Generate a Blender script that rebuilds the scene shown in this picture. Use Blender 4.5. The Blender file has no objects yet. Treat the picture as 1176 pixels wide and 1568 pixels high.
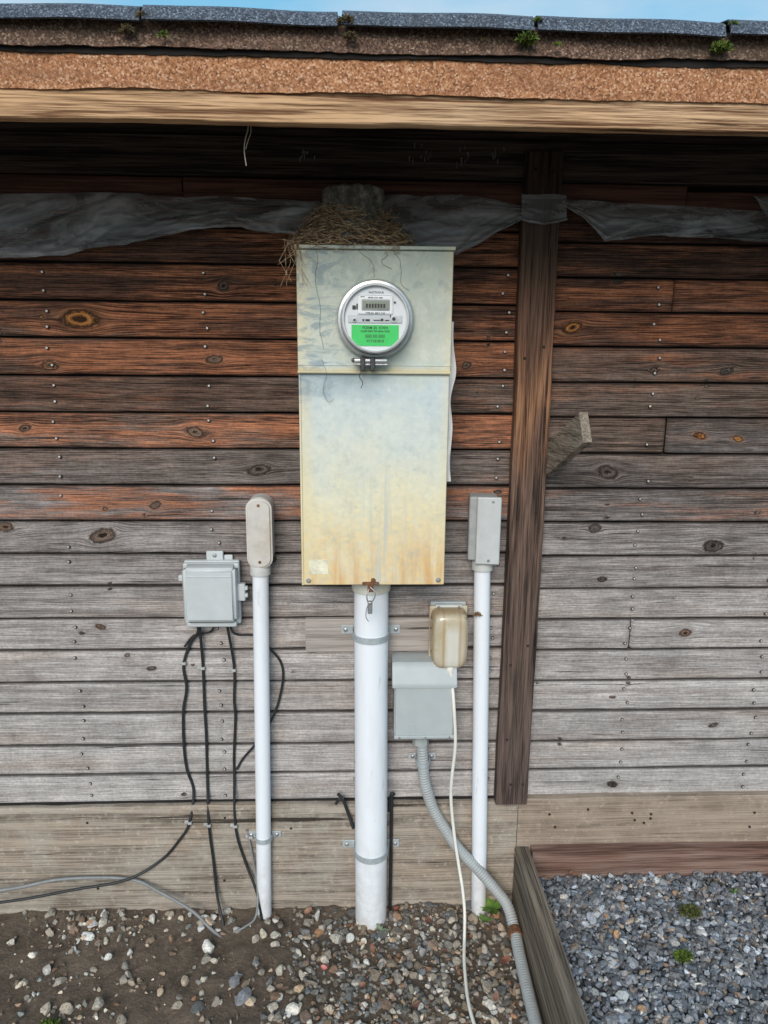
import bpy, bmesh, math, random
import numpy as np
from mathutils import Vector, Matrix
rng=np.random.default_rng(7); random.seed(7)
scene=bpy.context.scene; COL=scene.collection

# ------------------------------------------------------------------ node helper
class NB:
    def __init__(s,name):
        s.m=bpy.data.materials.new(name); s.m.use_nodes=True; s.t=s.m.node_tree; s.t.nodes.clear()
        s.out=s.t.nodes.new("ShaderNodeOutputMaterial"); s._tc=None
    def n(s,ty): return s.t.nodes.new(ty)
    def l(s,a,b): s.t.links.new(a,b)
    def put(s,sock,v):
        if isinstance(v,bpy.types.NodeSocket): s.l(v,sock)
        elif isinstance(v,(tuple,list)):
            sock.default_value = tuple(v)+(1,) if (len(v)==3 and sock.type=='RGBA') else tuple(v)
        else: sock.default_value=v
    def obj(s):
        if not s._tc: s._tc=s.n("ShaderNodeTexCoord")
        return s._tc.outputs["Object"]
    def attr(s,name,out="Fac"):
        a=s.n("ShaderNodeAttribute"); a.attribute_name=name; return a.outputs[out]
    def sep(s,v):
        x=s.n("ShaderNodeSeparateXYZ"); s.l(v,x.inputs[0]); return x.outputs
    def comb(s,x,y,z):
        c=s.n("ShaderNodeCombineXYZ")
        for i,v in enumerate((x,y,z)): s.put(c.inputs[i],v)
        return c.outputs[0]
    def mul3(s,v,sc):
        m=s.n("ShaderNodeVectorMath"); m.operation='MULTIPLY'; s.l(v,m.inputs[0]); m.inputs[1].default_value=sc; return m.outputs[0]
    def noise(s,v,scale=1,detail=4,rough=.55,dist=0):
        x=s.n("ShaderNodeTexNoise"); s.l(v,x.inputs["Vector"]); x.inputs["Scale"].default_value=scale
        x.inputs["Detail"].default_value=detail; x.inputs["Roughness"].default_value=rough; x.inputs["Distortion"].default_value=dist
        return x.outputs["Fac"]
    def vor(s,v,scale=1,feat='F1',out="Distance"):
        x=s.n("ShaderNodeTexVoronoi"); x.feature=feat; s.l(v,x.inputs["Vector"]); x.inputs["Scale"].default_value=scale; return x.outputs[out]
    def ma(s,op,a,b=0,c=0,clamp=False):
        x=s.n("ShaderNodeMath"); x.operation=op; x.use_clamp=clamp
        s.put(x.inputs[0],a); s.put(x.inputs[1],b); s.put(x.inputs[2],c); return x.outputs[0]
    def mr(s,v,a,b,c=0,d=1):
        x=s.n("ShaderNodeMapRange"); s.put(x.inputs[0],v)
        for i,k in enumerate((a,b,c,d)): x.inputs[i+1].default_value=k
        return x.outputs[0]
    def ramp(s,f,stops,interp='LINEAR'):
        r=s.n("ShaderNodeValToRGB"); s.put(r.inputs[0],f); cr=r.color_ramp; cr.interpolation=interp
        while len(cr.elements)<len(stops): cr.elements.new(.5)
        for e,(p,c) in zip(cr.elements,stops): e.position=p; e.color=(c,c,c,1) if isinstance(c,(int,float)) else tuple(c)+(1,)
        return r.outputs[0]
    def mix(s,f,a,b,mode='MIX'):
        x=s.n("ShaderNodeMix"); x.data_type='RGBA'; x.blend_type=mode
        s.put(x.inputs[0],f); s.put(x.inputs[6],a); s.put(x.inputs[7],b); return x.outputs[2]
    def bump(s,h,st=.3,d=.01,nrm=None):
        b=s.n("ShaderNodeBump"); s.l(h,b.inputs["Height"]); b.inputs["Strength"].default_value=st; b.inputs["Distance"].default_value=d
        if nrm: s.l(nrm,b.inputs["Normal"])
        return b.outputs[0]
    def fin(s,col,rough=.7,bump=None,metal=0,**kw):
        p=s.n("ShaderNodeBsdfPrincipled"); s.put(p.inputs["Base Color"],col); s.put(p.inputs["Roughness"],rough); s.put(p.inputs["Metallic"],metal)
        if bump: s.l(bump,p.inputs["Normal"])
        for k,v in kw.items(): s.put(p.inputs[k.replace("_"," ")],v)
        s.l(p.outputs[0],s.out.inputs[0]); s.p=p; return s.m

def simple(name,col,rough=.6,var=.25,scale=30,bump=.1,metal=0,dirt=None,dirtamt=.4,**kw):
    b=NB(name); o=b.obj()
    n=b.noise(o,scale,5,.6); n2=b.noise(o,scale*9,3,.6)
    c=b.mix(b.mr(n,.3,.7),tuple(x*(1-var) for x in col),tuple(min(1,x*(1+var*.6)) for x in col))
    if dirt: c=b.mix(b.mr(b.noise(o,scale*.35,6,.7),.5,.75,0,dirtamt),c,dirt)
    return b.fin(c,rough,b.bump(n2,bump,.002),metal,**kw)

def wood(name,light,dark,axis=0,sc=1.,contrast=(.35,.65),bump=.5,patch=None,patchamt=.6,dirt=None,cracks=.36):
    b=NB(name); o=b.obj(); e=[45*sc]*3; e[axis]=1.6*sc; f=[260*sc]*3; f[axis]=6*sc; g=[2.5]*3; g[axis]=1.2
    n1=b.noise(b.mul3(o,e),1,6,.66,.3); n2=b.noise(b.mul3(o,f),1,2,.6)
    k=b.mr(b.ma('ADD',b.ma('MULTIPLY',n1,.6),b.ma('MULTIPLY',n2,.4)),contrast[0]+.05,contrast[1]-.05)
    c=b.mix(k,dark,light)
    if patch: c=b.mix(b.ma('MULTIPLY',b.mr(b.noise(b.mul3(o,g),1.6,3,.5),.45,.7,0,patchamt),k),c,patch)
    if dirt:
        c=b.mix(b.mr(b.noise(o,9,7,.75),.44,.60,0,.6),c,dirt); c=b.mix(b.mr(b.noise(o,55,5,.75),.56,.66,0,.55),c,tuple(x*1.35 for x in dirt))
    cr=b.mr(n1,cracks-.04,cracks,0,1); c=b.mix(cr,tuple(x*.3 for x in dark),c)
    return b.fin(c,.85,b.bump(k,bump,.003),Specular_IOR_Level=.2)

# ------------------------------------------------------------------ mesh helpers
def npmesh(name,V,Fq,mat=None,smooth=False,attrs=None):
    V=np.asarray(V,dtype=np.float32); Fq=np.asarray(Fq,dtype=np.int32); k=Fq.shape[1]
    me=bpy.data.meshes.new(name); me.vertices.add(len(V)); me.vertices.foreach_set("co",V.ravel())
    me.loops.add(Fq.size); me.loops.foreach_set("vertex_index",Fq.ravel())
    me.polygons.add(len(Fq)); me.polygons.foreach_set("loop_start",np.arange(0,Fq.size,k,dtype=np.int32)); 
    me.polygons.foreach_set("use_smooth",np.full(len(Fq),smooth))
    me.update(calc_edges=True)
    for an,(ty,data) in (attrs or {}).items():
        a=me.attributes.new(an,ty,'POINT'); a.data.foreach_set("color" if ty=='FLOAT_COLOR' else "value",np.asarray(data,dtype=np.float32).ravel())
    ob=bpy.data.objects.new(name,me); COL.objects.link(ob)
    if mat: me.materials.append(mat)
    return ob
def top(name,loc=(0,0,0)):
    e=bpy.data.objects.new(name,None); e.location=loc; e.empty_display_size=.05; COL.objects.link(e); return e
def par(ob,p):
    ob.parent=p; ob.matrix_parent_inverse=Matrix.Translation(-Vector(p.location)); return ob
def bmob(name,bm,mat,smooth=False,p=None):
    me=bpy.data.meshes.new(name); bm.to_mesh(me); bm.free(); me.materials.append(mat)
    ob=bpy.data.objects.new(name,me); COL.objects.link(ob)
    if smooth:
        for q in me.polygons: q.use_smooth=True
        wn=ob.modifiers.new("wn",'WEIGHTED_NORMAL'); wn.keep_sharp=False; wn.weight=80
    if p: par(ob,p)
    return ob
def box(name,x0,x1,y0,y1,z0,z1,mat,bev=.002,p=None,seg=2,rot=None,smooth=False):
    bm=bmesh.new(); bmesh.ops.create_cube(bm,size=1)
    bmesh.ops.scale(bm,verts=bm.verts,vec=(x1-x0,y1-y0,z1-z0))
    if bev: bmesh.ops.bevel(bm,geom=bm.edges[:],offset=bev,segments=seg,affect='EDGES',profile=.5)
    c=Vector(((x0+x1)/2,(y0+y1)/2,(z0+z1)/2))
    if rot is not None: bmesh.ops.transform(bm,verts=bm.verts,matrix=rot)
    bmesh.ops.translate(bm,verts=bm.verts,vec=c)
    return bmob(name,bm,mat,smooth or bev>0,p)
def lathe(name,prof,center,axis,mat,seg=48,p=None,smooth=True):
    V=[];n=len(prof)
    for r,h in prof:
        for i in range(seg):
            a=2*math.pi*i/seg
            if axis=='z': V.append((center[0]+r*math.cos(a),center[1]+r*math.sin(a),center[2]+h))
            else: V.append((center[0]+r*math.cos(a),center[1]-h,center[2]+r*math.sin(a)))
    F=[]
    for j in range(n-1):
        for i in range(seg):
            k=(i+1)%seg; F.append((j*seg+i,j*seg+k,(j+1)*seg+k,(j+1)*seg+i))
    ob=npmesh(name,V,F,mat,smooth)
    bm=bmesh.new(); bm.from_mesh(ob.data); bmesh.ops.remove_doubles(bm,verts=bm.verts,dist=1e-6); bmesh.ops.recalc_face_normals(bm,faces=bm.faces); bm.to_mesh(ob.data); bm.free()
    if smooth:
        for q in ob.data.polygons: q.use_smooth=True
        ob.data.set_sharp_from_angle(angle=math.radians(40)) if hasattr(ob.data,"set_sharp_from_angle") else None
    if p: par(ob,p)
    return ob
def catmull(P,n=10):
    P=[np.array(q,float) for q in P]; P=[2*P[0]-P[1]]+P+[2*P[-1]-P[-2]]; o=[]
    for i in range(1,len(P)-2):
        a,b,c,d=P[i-1:i+3]
        for k in range(n):
            t=k/n; o.append(.5*((2*b)+(-a+c)*t+(2*a-5*b+4*c-d)*t*t+(-a+3*b-3*c+d)*t**3))
    o.append(P[-2]); return np.array(o)
def tubeVF(path,r,seg=10):
    path=np.asarray(path,float); n=len(path); T=np.gradient(path,axis=0); T/=np.linalg.norm(T,axis=1)[:,None]+1e-12
    r=np.broadcast_to(r,(n,)); up=np.array([0,0,1.]) if abs(T[0,2])<.9 else np.array([0,1.,0]); V=[]
    u=np.cross(T[0],up); u/=np.linalg.norm(u)
    for i in range(n):
        u=u-T[i]*u.dot(T[i]); u/=np.linalg.norm(u); v=np.cross(T[i],u)
        for k in range(seg):
            a=2*math.pi*k/seg; V.append(path[i]+r[i]*(math.cos(a)*u+math.sin(a)*v))
    F=[(i*seg+k,i*seg+(k+1)%seg,(i+1)*seg+(k+1)%seg,(i+1)*seg+k) for i in range(n-1) for k in range(seg)]
    return np.array(V),F
def tube(name,path,r,mat,p=None,seg=12,n=10,smoothpath=True):
    P=catmull(path,n) if smoothpath else np.array(path,float)
    V,F=tubeVF(P,r,seg); ob=npmesh(name,V,F,mat,True)
    if p: par(ob,p)
    return ob
def join_tubes(name,lst,mat,p=None,seg=5):
    VV=[];FF=[];o=0
    for P,r in lst:
        V,F=tubeVF(P,r,seg); VV.append(V); FF.append(np.array(F)+o); o+=len(V)
    ob=npmesh(name,np.vstack(VV),np.vstack(FF),mat,True)
    if p: par(ob,p)
    return ob
def vnoise(x,y,seed=0):
    x=np.asarray(x,float); y=np.asarray(y,float)
    def h(i,j):
        s=np.sin(i*127.1+j*311.7+seed*74.7)*43758.5453; return s-np.floor(s)
    i=np.floor(x); j=np.floor(y); fx=x-i; fy=y-j; fx=fx*fx*(3-2*fx); fy=fy*fy*(3-2*fy)
    return (h(i,j)*(1-fx)+h(i+1,j)*fx)*(1-fy)+(h(i,j+1)*(1-fx)+h(i+1,j+1)*fx)*fy
def fbm(x,y,seed=0,o=4):
    s=0;a=.5
    for k in range(o): s=s+a*vnoise(x*2**k,y*2**k,seed+k*3.3); a*=.5
    return s
def gridF(nu,nv):
    i=np.arange(nu-1)[:,None]*nv+np.arange(nv-1)[None,:]
    return np.stack([i,i+nv,i+nv+1,i+1],-1).reshape(-1,4)

# ------------------------------------------------------------------ siding material
def siding_mat():
    b=NB("weathered_siding"); o=b.obj(); X,Y,Z=b.sep(o); gz=b.attr("gz"); kd0=b.attr("kd"); sd=b.attr("seed"); hz=b.attr("hz"); wa=b.attr("warm"); hk=b.attr("hk")
    kd=b.ma('ADD',kd0,b.ma('MULTIPLY_ADD',b.noise(o,75,2,.6),.8,-.4))
    s17=b.ma('MULTIPLY',sd,17.3)
    n1=b.noise(b.comb(b.ma('MULTIPLY_ADD',X,1.7,s17),b.ma('MULTIPLY',gz,64),s17),1,7,.70,.2)
    n2=b.noise(b.comb(b.ma('MULTIPLY',X,15),b.ma('MULTIPLY',gz,430),sd),1,2,.6)
    ring=b.ma('SINE',b.ma('MULTIPLY_ADD',gz,1100,b.ma('MULTIPLY',n1,16)))
    k=b.ma('ADD',b.ma('ADD',b.ma('MULTIPLY',n1,.54),b.ma('MULTIPLY',n2,.44)),b.ma('MULTIPLY',ring,.03))
    k=b.mr(k,.395,.585)
    low=b.noise(b.comb(b.ma('MULTIPLY_ADD',X,1.7,s17),b.ma('MULTIPLY',Z,4.5),s17),1.3,5,.7)
    h=b.ma('ADD',b.ma('ADD',Z,b.ma('MULTIPLY_ADD',low,.60,-.30)),b.ma('MULTIPLY_ADD',sd,.16,-.08))
    h=b.ma('DIVIDE',h,2.3)
    q=lambda z:z/2.3
    light=b.ramp(h,[(q(.35),(.56,.525,.51)),(q(.95),(.52,.48,.465)),(q(1.2),(.38,.345,.335)),(q(1.38),(.23,.20,.19)),(q(1.62),(.22,.155,.125)),(q(1.85),(.21,.10,.066)),(q(2.08),(.10,.055,.04))])
    dark=b.ramp(h,[(q(.35),(.30,.275,.265)),(q(.95),(.235,.21,.20)),(q(1.2),(.115,.10,.095)),(q(1.38),(.045,.038,.035)),(q(1.62),(.030,.019,.015)),(q(1.85),(.026,.012,.008)),(q(2.08),(.014,.009,.007))])
    c=b.mix(k,dark,light)
    pn=b.noise(b.comb(b.ma('MULTIPLY_ADD',X,2.6,s17),b.ma('MULTIPLY',gz,26),s17),1,5,.68)
    px=b.noise(b.comb(b.ma('MULTIPLY_ADD',X,1.1,s17),b.ma('MULTIPLY',Z,4),sd),1.2,2,.5)
    pm=b.ma('MULTIPLY',b.mr(b.ma('ADD',b.ma('MULTIPLY_ADD',wa,.20,pn),b.ma('MULTIPLY_ADD',px,.5,-.25)),.56,.70),b.ma('MULTIPLY',b.mr(wa,0,.35),b.mr(k,0,.8,.25,.9)),clamp=True)
    c=b.mix(pm,c,b.mix(k,(.06,.02,.011),b.mix(pn,(.58,.20,.08),(.38,.17,.10))))
    tan=b.mr(b.noise(b.comb(b.ma('MULTIPLY_ADD',X,1.2,s17),b.ma('MULTIPLY',gz,9),sd),1.5,4,.6),.5,.68,0,.5)
    c=b.mix(b.ma('MULTIPLY',tan,b.mr(Z,1.3,1.0)),c,b.mix(k,(.23,.165,.135),(.46,.36,.295)))
    blotch=b.noise(o,7,5,.7); c=b.mix(1,c,b.ramp(blotch,[(.3,.72),(.5,1.0),(.7,1.22)]),'MULTIPLY')
    fine=b.noise(o,130,3,.7); c=b.mix(1,c,b.ramp(fine,[(.3,.80),(.5,1.0),(.7,1.2)]),'MULTIPLY')
    kin=b.mr(kd,1.05,.85); khalo=b.mr(kd,2.2,1.0,0,.6)
    kc=b.mix(hk,b.mix(k,(.035,.027,.024),(.16,.13,.115)),b.mix(k,(.14,.04,.012),(.60,.26,.07)))
    c=b.mix(b.ma('MULTIPLY',khalo,b.mr(hk,0,1,.35,1)),c,b.mix(hk,b.mix(k,(.05,.035,.03),(.2,.155,.13)),b.mix(k,(.12,.04,.016),(.40,.17,.065))))
    c=b.mix(kin,c,kc)
    edge=b.ma('MULTIPLY',b.mr(kd,.7,.95),b.mr(kd,1.25,1.0))
    c=b.mix(b.ma('MULTIPLY',edge,.8),c,(.015,.01,.008))
    c=b.mix(b.mr(kd,.50,.28,0,.9),c,(.010,.007,.006))
    n3=b.noise(b.comb(b.ma('MULTIPLY_ADD',X,2.6,s17),b.ma('MULTIPLY',gz,140),s17),1,4,.65)
    cr=b.mr(n3,.645,.675); c=b.mix(b.ma('MULTIPLY',cr,.85),c,(.014,.011,.010))
    c=b.mix(1,c,b.ramp(sd,[(0,.72),(.3,1.06),(.6,.84),(1,1.18)]),'MULTIPLY')
    eg=b.ma('ABSOLUTE',b.ma('SUBTRACT',hz,.5)); c=b.mix(b.mr(b.ma('MULTIPLY_ADD',n1,.06,eg),.475,.53,0,.8),c,(.02,.015,.013))
    H=b.ma('SUBTRACT',k,b.ma('MULTIPLY',cr,1.2))
    return b.fin(c,.85,b.bump(H,.5,.003),Specular_IOR_Level=.18)
SID=siding_mat()

# ------------------------------------------------------------------ shed
shed=top("wooden_shed",(0,0,0))
seamL=[2.135,2.045,1.955,1.859,1.764,1.665,1.567,1.468,1.366,1.264,1.168,1.073,.975,.877,.776,.676,.572,.475,.378,.28]
seamR=[2.115,2.021,1.932,1.844,1.752,1.656,1.560,1.458,1.358,1.260,1.160,1.060,.964,.868,.768,.669,.569,.473,.377,.28]
warmL=[.4,.4,.5,.8,.95,.3,1.0,.1,.7,0]+[0]*12; warmR=[.3,.4,.8,.95,.3,.15,.1,.0,.2]+[0]*12
# x, z, radius, resinous
hero=[(-.730,1.812,.021,.9),(-.818,1.690,.011,.4),(-.272,1.41,.014,0),(-.713,1.221,.019,.1),(.713,1.405,.017,0),(.686,1.243,.011,0),(1.038,1.19,.017,0),
 (.584,1.802,.013,.9),(.966,1.510,.009,.9),(1.076,1.502,.007,.8),(.982,.921,.011,.2),(-.738,.95,.008,.2),(-.350,1.90,.012,.1),(-.560,1.31,.010,.1),(-.441,1.515,.013,.15),
 (.820,1.69,.008,.1),(-.982,1.247,.013,.15),(.718,1.09,.008,0),(-.899,1.523,.008,.2),(-.380,1.71,.010,.15),(1.024,1.69,.009,0),(.30,1.70,.009,.1),(.36,1.30,.010,0),(-.24,1.15,.008,0),(-.6,.82,.007,0),(.80,.42,.010,0),(1.1,.62,.007,0),(-.70,1.30,.006,.2),(-1.0,1.85,.009,.1)]
for _ in range(120):
    hero.append((rng.uniform(-2.3,2.5),rng.uniform(.4,2.1),rng.uniform(.0025,.0060),rng.random()*.1))
hero=np.array(hero)
def board(x0,x1,z0,z1,seed,warm,step=.008):
    nx=max(2,int((x1-x0)/step)); xs=np.linspace(x0,x1,nx)
    t=np.array([0,.0,.022,.06,.12,.19,.26,.33,.4,.47,.54,.61,.68,.75,.82,.89,.94,.978,1,1.]); g=.0020
    X,T=np.meshgrid(xs,t,indexing='ij'); wob=.0034*(fbm(X*7,0*X+seed*9,1)-.47)
    Z=z0+g+(z1-z0-2*g)*T+wob*(1-T)*1.4+wob*T*.6
    yo=(seed*7.7%1-.5)*.006
    Yv=np.full_like(X,-.004+yo)+.005*(vnoise(X*1.7,0*X+seed*5,4)-.5)
    prof=np.array([.022,.004,.0012,0,0,0,0,0,0,0,0,0,0,0,0,0,0,.0012,.004,.022]); Yv=Yv+prof[None,:]
    Yv-= .0016*np.cos((T-.5)*3)
    for e in (0,-1): Yv[e,:]+=.012
    gz=Z+.010*(fbm(X*1.8,Z*4+seed*31,2)-.47)+.014*(seed*13.7%1-.5)*X
    kd=np.full_like(X,9.); hk=np.zeros_like(X)
    for cx,cz,r,wk in hero:
        if not(z0-.01<cz<z1+.01) or cx<x0-.2 or cx>x1+.2: continue
        cz=min(max(cz,z0+.8*r+.006),z1-.8*r-.006)
        sx_=1.25+(cx*37%1)*.9
        dx=(X-cx)/sx_; dz=Z-cz+ (X-cx)*((cx*91%1)-.5)*.5; rho=np.sqrt(dx*dx+dz*dz); a=r
        w=np.clip(a*a*1.3/(np.maximum(rho,a)**2+1e-9),0,1)*np.exp(-(rho/(a*5))**2)
        gz=np.where(rho<a*.98,cz+rho*1.6,gz-dz*w); kd=np.minimum(kd,rho/a); hk=np.maximum(hk,wk*np.exp(-(rho/(a*3))**4))
        Yv-=.002*np.exp(-(rho/(a*1.6))**2)
        if r>.0125 and wk<.2: Yv+=np.where(rho<a*.35,.008,0)
    V=np.stack([X,Yv,Z],-1).reshape(-1,3)
    return V,gridF(nx,len(t)),gz.ravel(),kd.ravel(),np.full(X.size,seed),T.ravel(),np.full(X.size,warm),hk.ravel()
parts=[]
buttL={2:[-1.5],5:[-1.7],8:[-1.3],12:[-1.6]}
buttR={2:[.860],6:[.873],12:[.820],9:[1.7],4:[1.9],15:[1.6]}
for S,bt,wl,xa,xb in((seamL,buttL,warmL,-2.3,.4785),(seamR,buttR,warmR,.4795,2.5)):
    for i in range(len(S)-1):
        c=[xa]+bt.get(i,[])+[xb]
        for j in range(len(c)-1):
            parts.append(board(c[j]+(.001 if j else 0),c[j+1]-.001,S[i+1],S[i],rng.random(),wl[i]))
off=0;VV=[];FF=[];A_=[[] for _ in range(6)]
for V,F,*at in parts:
    VV.append(V);FF.append(F+off);off+=len(V)
    for q,a in zip(A_,at): q.append(a)
A_=[np.concatenate(a) for a in A_]
sid=npmesh("siding_boards",np.vstack(VV),np.vstack(FF),SID,True,{n_:('FLOAT',a) for n_,a in zip(("gz","kd","seed","hz","warm","hk"),A_)}); par(sid,shed)
darkm=simple("dark_gap",(.012,.01,.009),.95)
box("wall_core",-2.3,2.5,.02,.06,.0,2.33,darkm,0,shed)
wside=wood("side_wall_wood",(.25,.2,.17),(.08,.06,.05),1)
box("side_wall",-2.33,-2.301,-.01,3.2,0,2.33,wside,.003,shed); box("side_wall_far",2.501,2.53,-.01,3.2,0,2.33,wside,.003,shed)
box("back_wall",-2.3,2.5,3.15,3.2,0,2.33,wside,.003,shed)
nailm=simple("nail_steel",(.55,.54,.52),.5,.4,200,metal=.3,dirt=(.12,.05,.03))
rustm=simple("nail_rust",(.03,.018,.014),.9,.4,200)
bm=bmesh.new(); bm2=bmesh.new()
for S,xs in((seamL,(-2.05,-1.64,-1.23,-.815,-.402,.005,.40)),(seamR,(.815,1.22,1.63,2.04))):
    for i in range(2,len(S)-2):
        for x in xs:
            for zz in (S[i]-.024,S[i+1]+.026):
                if rng.random()<.12: continue
                px_=x+rng.normal(0,.006); pz_=zz+rng.normal(0,.004); rot=Matrix.Rotation(math.radians(90),4,'X')
                bmesh.ops.create_cone(bm,cap_ends=True,segments=10,radius1=.0036,radius2=.0030,depth=.004,matrix=Matrix.Translation((px_,-.0095+ .001*rng.random(),pz_))@rot)
                bmesh.ops.create_cone(bm2,cap_ends=True,segments=10,radius1=.0048,radius2=.0048,depth=.003,matrix=Matrix.Translation((px_+.0004,-.0078,pz_-.0007))@rot)
bmob("siding_nails",bm,nailm,False,shed); bmob("siding_nail_stains",bm2,rustm,False,shed)
skirtm=wood("skirt_wood",(.38,.32,.265),(.15,.12,.095),0,.8,(.36,.62),.7,(.40,.28,.19),.6,dirt=(.40,.36,.31),cracks=.39)
skirtr=wood("skirt_wood_brown",(.37,.29,.23),(.17,.13,.10),0,.8,(.33,.65),.6,(.36,.25,.175),.5,dirt=(.37,.30,.24),cracks=.36)
def plank(name,x0,x1,y0,y1,z0,z1,mat,p,seed=1,wob=.004,step=.02):
    nx=int((x1-x0)/step)+2; xs=np.linspace(x0,x1,nx); t=[(0,1),(0.,0.06),(.03,0),(.25,0),(.5,0),(.75,0),(.97,0),(1.,.06),(1,1)]
    V=[]
    for x in xs:
        a=(fbm(np.array(x*5.),np.array(seed*3.),seed)-.47)*wob*2; c=(fbm(np.array(x*5.),np.array(seed*5.+9),seed)-.47)*wob*2
        for tt,dd in t: V.append((x,y0+(y1-y0)*dd+.002*(vnoise(x*3,tt*2.,seed)-.5),z0+a+(z1+c-z0-a)*tt))
    ob=npmesh(name,V,gridF(nx,len(t)),mat,False); 
    bm=bmesh.new(); bm.from_mesh(ob.data); bmesh.ops.holes_fill(bm,edges=[e for e in bm.edges if e.is_boundary]); bmesh.ops.recalc_face_normals(bm,faces=bm.faces); bm.to_mesh(ob.data); bm.free()
    if p: par(ob,p)
    return ob
plank("skirt_board",-2.3,.5,-.030,.015,-.12,.380,skirtm,shed,2,.006,.012)
plank("skirt_board_gap",-2.3,.5,-.012,.015,.30,.386,darkm,shed,9,.001)
plank("skirt_board_far",.502,2.5,-.028,.015,.0,.388,skirtr,shed,3,.003)
bm=bmesh.new()
for x,z in [(-.815,.33),(-.80,.10),(-.40,.34),(-.41,.12),(.40,.33),(.30,.30),(.39,.07),(.60,.335),(.62,.29),(.86,.335),(.87,.31),(.92,.33),(.90,.30),(.92,.315),(1.25,.33),(1.24,.28),(-.13,.33),(-.2,.30),(.72,.35)]:
    bmesh.ops.create_cone(bm,cap_ends=True,segments=10,radius1=.0038,radius2=.0036,depth=.003,matrix=Matrix.Translation((x,-.0312,z))@Matrix.Rotation(math.radians(90),4,'X'))
bmob("skirt_nails",bm,rustm,False,shed)
railm=wood("rail_wood",(.27,.155,.12),(.09,.048,.036),0,1,(.35,.65),.6,(.34,.30,.27),.8)
plank("bottom_rail",.546,2.5,-.062,-.0285,.06,.228,railm,shed,5,.003)
headm=wood("header_wood",(.13,.095,.082),(.028,.02,.018),0,1,(.38,.66),.5)
redm=wood("trim_wood",(.18,.085,.062),(.05,.024,.019),0,1,(.35,.65),.5)
plank("header_beam",-2.3,2.5,-.026,.015,2.166,2.262,headm,shed,6,.002)
plank("header_beam_upper",-2.3,2.5,-.018,.015,2.264,2.36,headm,shed,7,.002)
plank("trim_strip",-2.3,-.444,-.018,.01,2.105,2.163,redm,shed,8,.002); plank("trim_strip_b",-.440,.86,-.021,.01,2.103,2.163,redm,shed,11,.002)
plank("trim_strip_c",.863,2.5,-.019,.01,2.085,2.148,redm,shed,12,.002)
drop=simple("bird_dropping",(.30,.28,.26),.8,.6,90)
bm=bmesh.new()
for c in ((.16,2.24),(.27,2.235),(-.13,2.235),(.35,2.24)):
    for _ in range(9):
        x=c[0]+rng.normal(0,.012); h=rng.uniform(.003,.014); z=c[1]-rng.uniform(-.01,.03); w=rng.uniform(.0008,.0020)
        vs=[bm.verts.new((x-w,-.0285,z)),bm.verts.new((x-w*.4,-.0285,z-h)),bm.verts.new((x+w*.5,-.0285,z-h*1.05)),bm.verts.new((x+w,-.0285,z+.002))]; bm.faces.new(vs)
bmob("header_streaks",bm,drop,False,shed)

# ---- roof
shing=NB("shingle_granules"); o=shing.obj(); sp=shing.vor(o,420,'F1','Color'); sx=shing.sep(sp)[0]
c=shing.ramp(sx,[(0,(.025,.033,.048)),(.5,(.062,.078,.11)),(.85,(.12,.145,.19)),(1,(.22,.26,.31))]); c=shing.mix(shing.mr(shing.noise(o,9,5,.6),.5,.7,0,.4),c,(.045,.05,.05))
SH=shing.fin(c,.9,shing.bump(sx,.5,.002))
def granule(name,cs,blot):
    b=NB(name); o=b.obj(); v=b.sep(b.vor(o,330,'F1','Color'))[0]; n=b.noise(o,14,6,.7); m=b.noise(b.mul3(o,(3,3,14)),1,4,.6)
    c=b.ramp(b.ma('MULTIPLY_ADD',n,.35,b.ma('MULTIPLY',v,.75)),cs); c=b.mix(b.mr(m,.48,.68,0,.55),c,blot)
    return b.fin(c,.9,b.bump(b.ma('ADD',v,n),.6,.003))
FL=granule("fascia_granules",[(.1,(.11,.043,.019)),(.4,(.33,.14,.060)),(.75,(.47,.225,.110)),(1,(.72,.50,.35))],(.20,.085,.045))
CO=granule("course_granules",[(.1,(.03,.017,.012)),(.5,(.11,.062,.042)),(.8,(.20,.12,.085)),(1,(.42,.33,.25))],(.055,.045,.03))
def strip(name,x0,x1,yf,z0,z1,mat,wob,seed,thick=.004,lean=0,step=.008):
    nx=int((x1-x0)/step); xs=np.linspace(x0,x1,nx); tt=np.linspace(0,1,7)
    X,T=np.meshgrid(xs,tt,indexing='ij')
    e=(fbm(X*7,0*X+seed,seed)-.47)*wob*2+(vnoise(X*90,0*X,seed)-.5)*.0022
    Z=z0+e*(1-T)+(z1-z0)*T; Y=yf+lean*T+(fbm(X*5,T*2+seed,seed+5)-.47)*.010
    n=nx*7; V=np.vstack([np.stack([X,Y,Z],-1).reshape(-1,3),np.stack([X,Y+thick,Z],-1).reshape(-1,3)]); F=gridF(nx,7)
    i=np.arange(nx-1)*7; ed=np.stack([i,i+7,i+7+n,i+n],-1)
    ob=npmesh(name,V,np.vstack([F,F[:,::-1]+n,ed]),mat,False); par(ob,shed); return ob
strip("fascia_flap",-2.4,2.6,-.604,2.184,2.256,FL,.005,1)
strip("shingle_course",-2.4,2.6,-.617,2.247,2.290,CO,.005,5,lean=.004)
strip("shingle_course_under",-2.4,2.6,-.609,2.239,2.28,darkm,.004,8)
fw=wood("fascia_wood",(.58,.36,.20),(.15,.07,.035),0,1,(.37,.59),.7,(.66,.47,.31),.8,cracks=.39)
plank("fascia_board",-2.4,2.6,-.598,-.570,2.137,2.195,fw,shed,4,.004)
deckm=wood("deck_wood",(.09,.062,.048),(.025,.019,.016),0,.6)
bm=bmesh.new()
sec=[(-.569,2.165),(1.45,2.77),(3.5,2.155),(3.5,2.215),(1.45,2.84),(-.569,2.232)]
a=[bm.verts.new((-2.4,y,z)) for y,z in sec]; b2=[bm.verts.new((2.6,y,z)) for y,z in sec]
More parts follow.
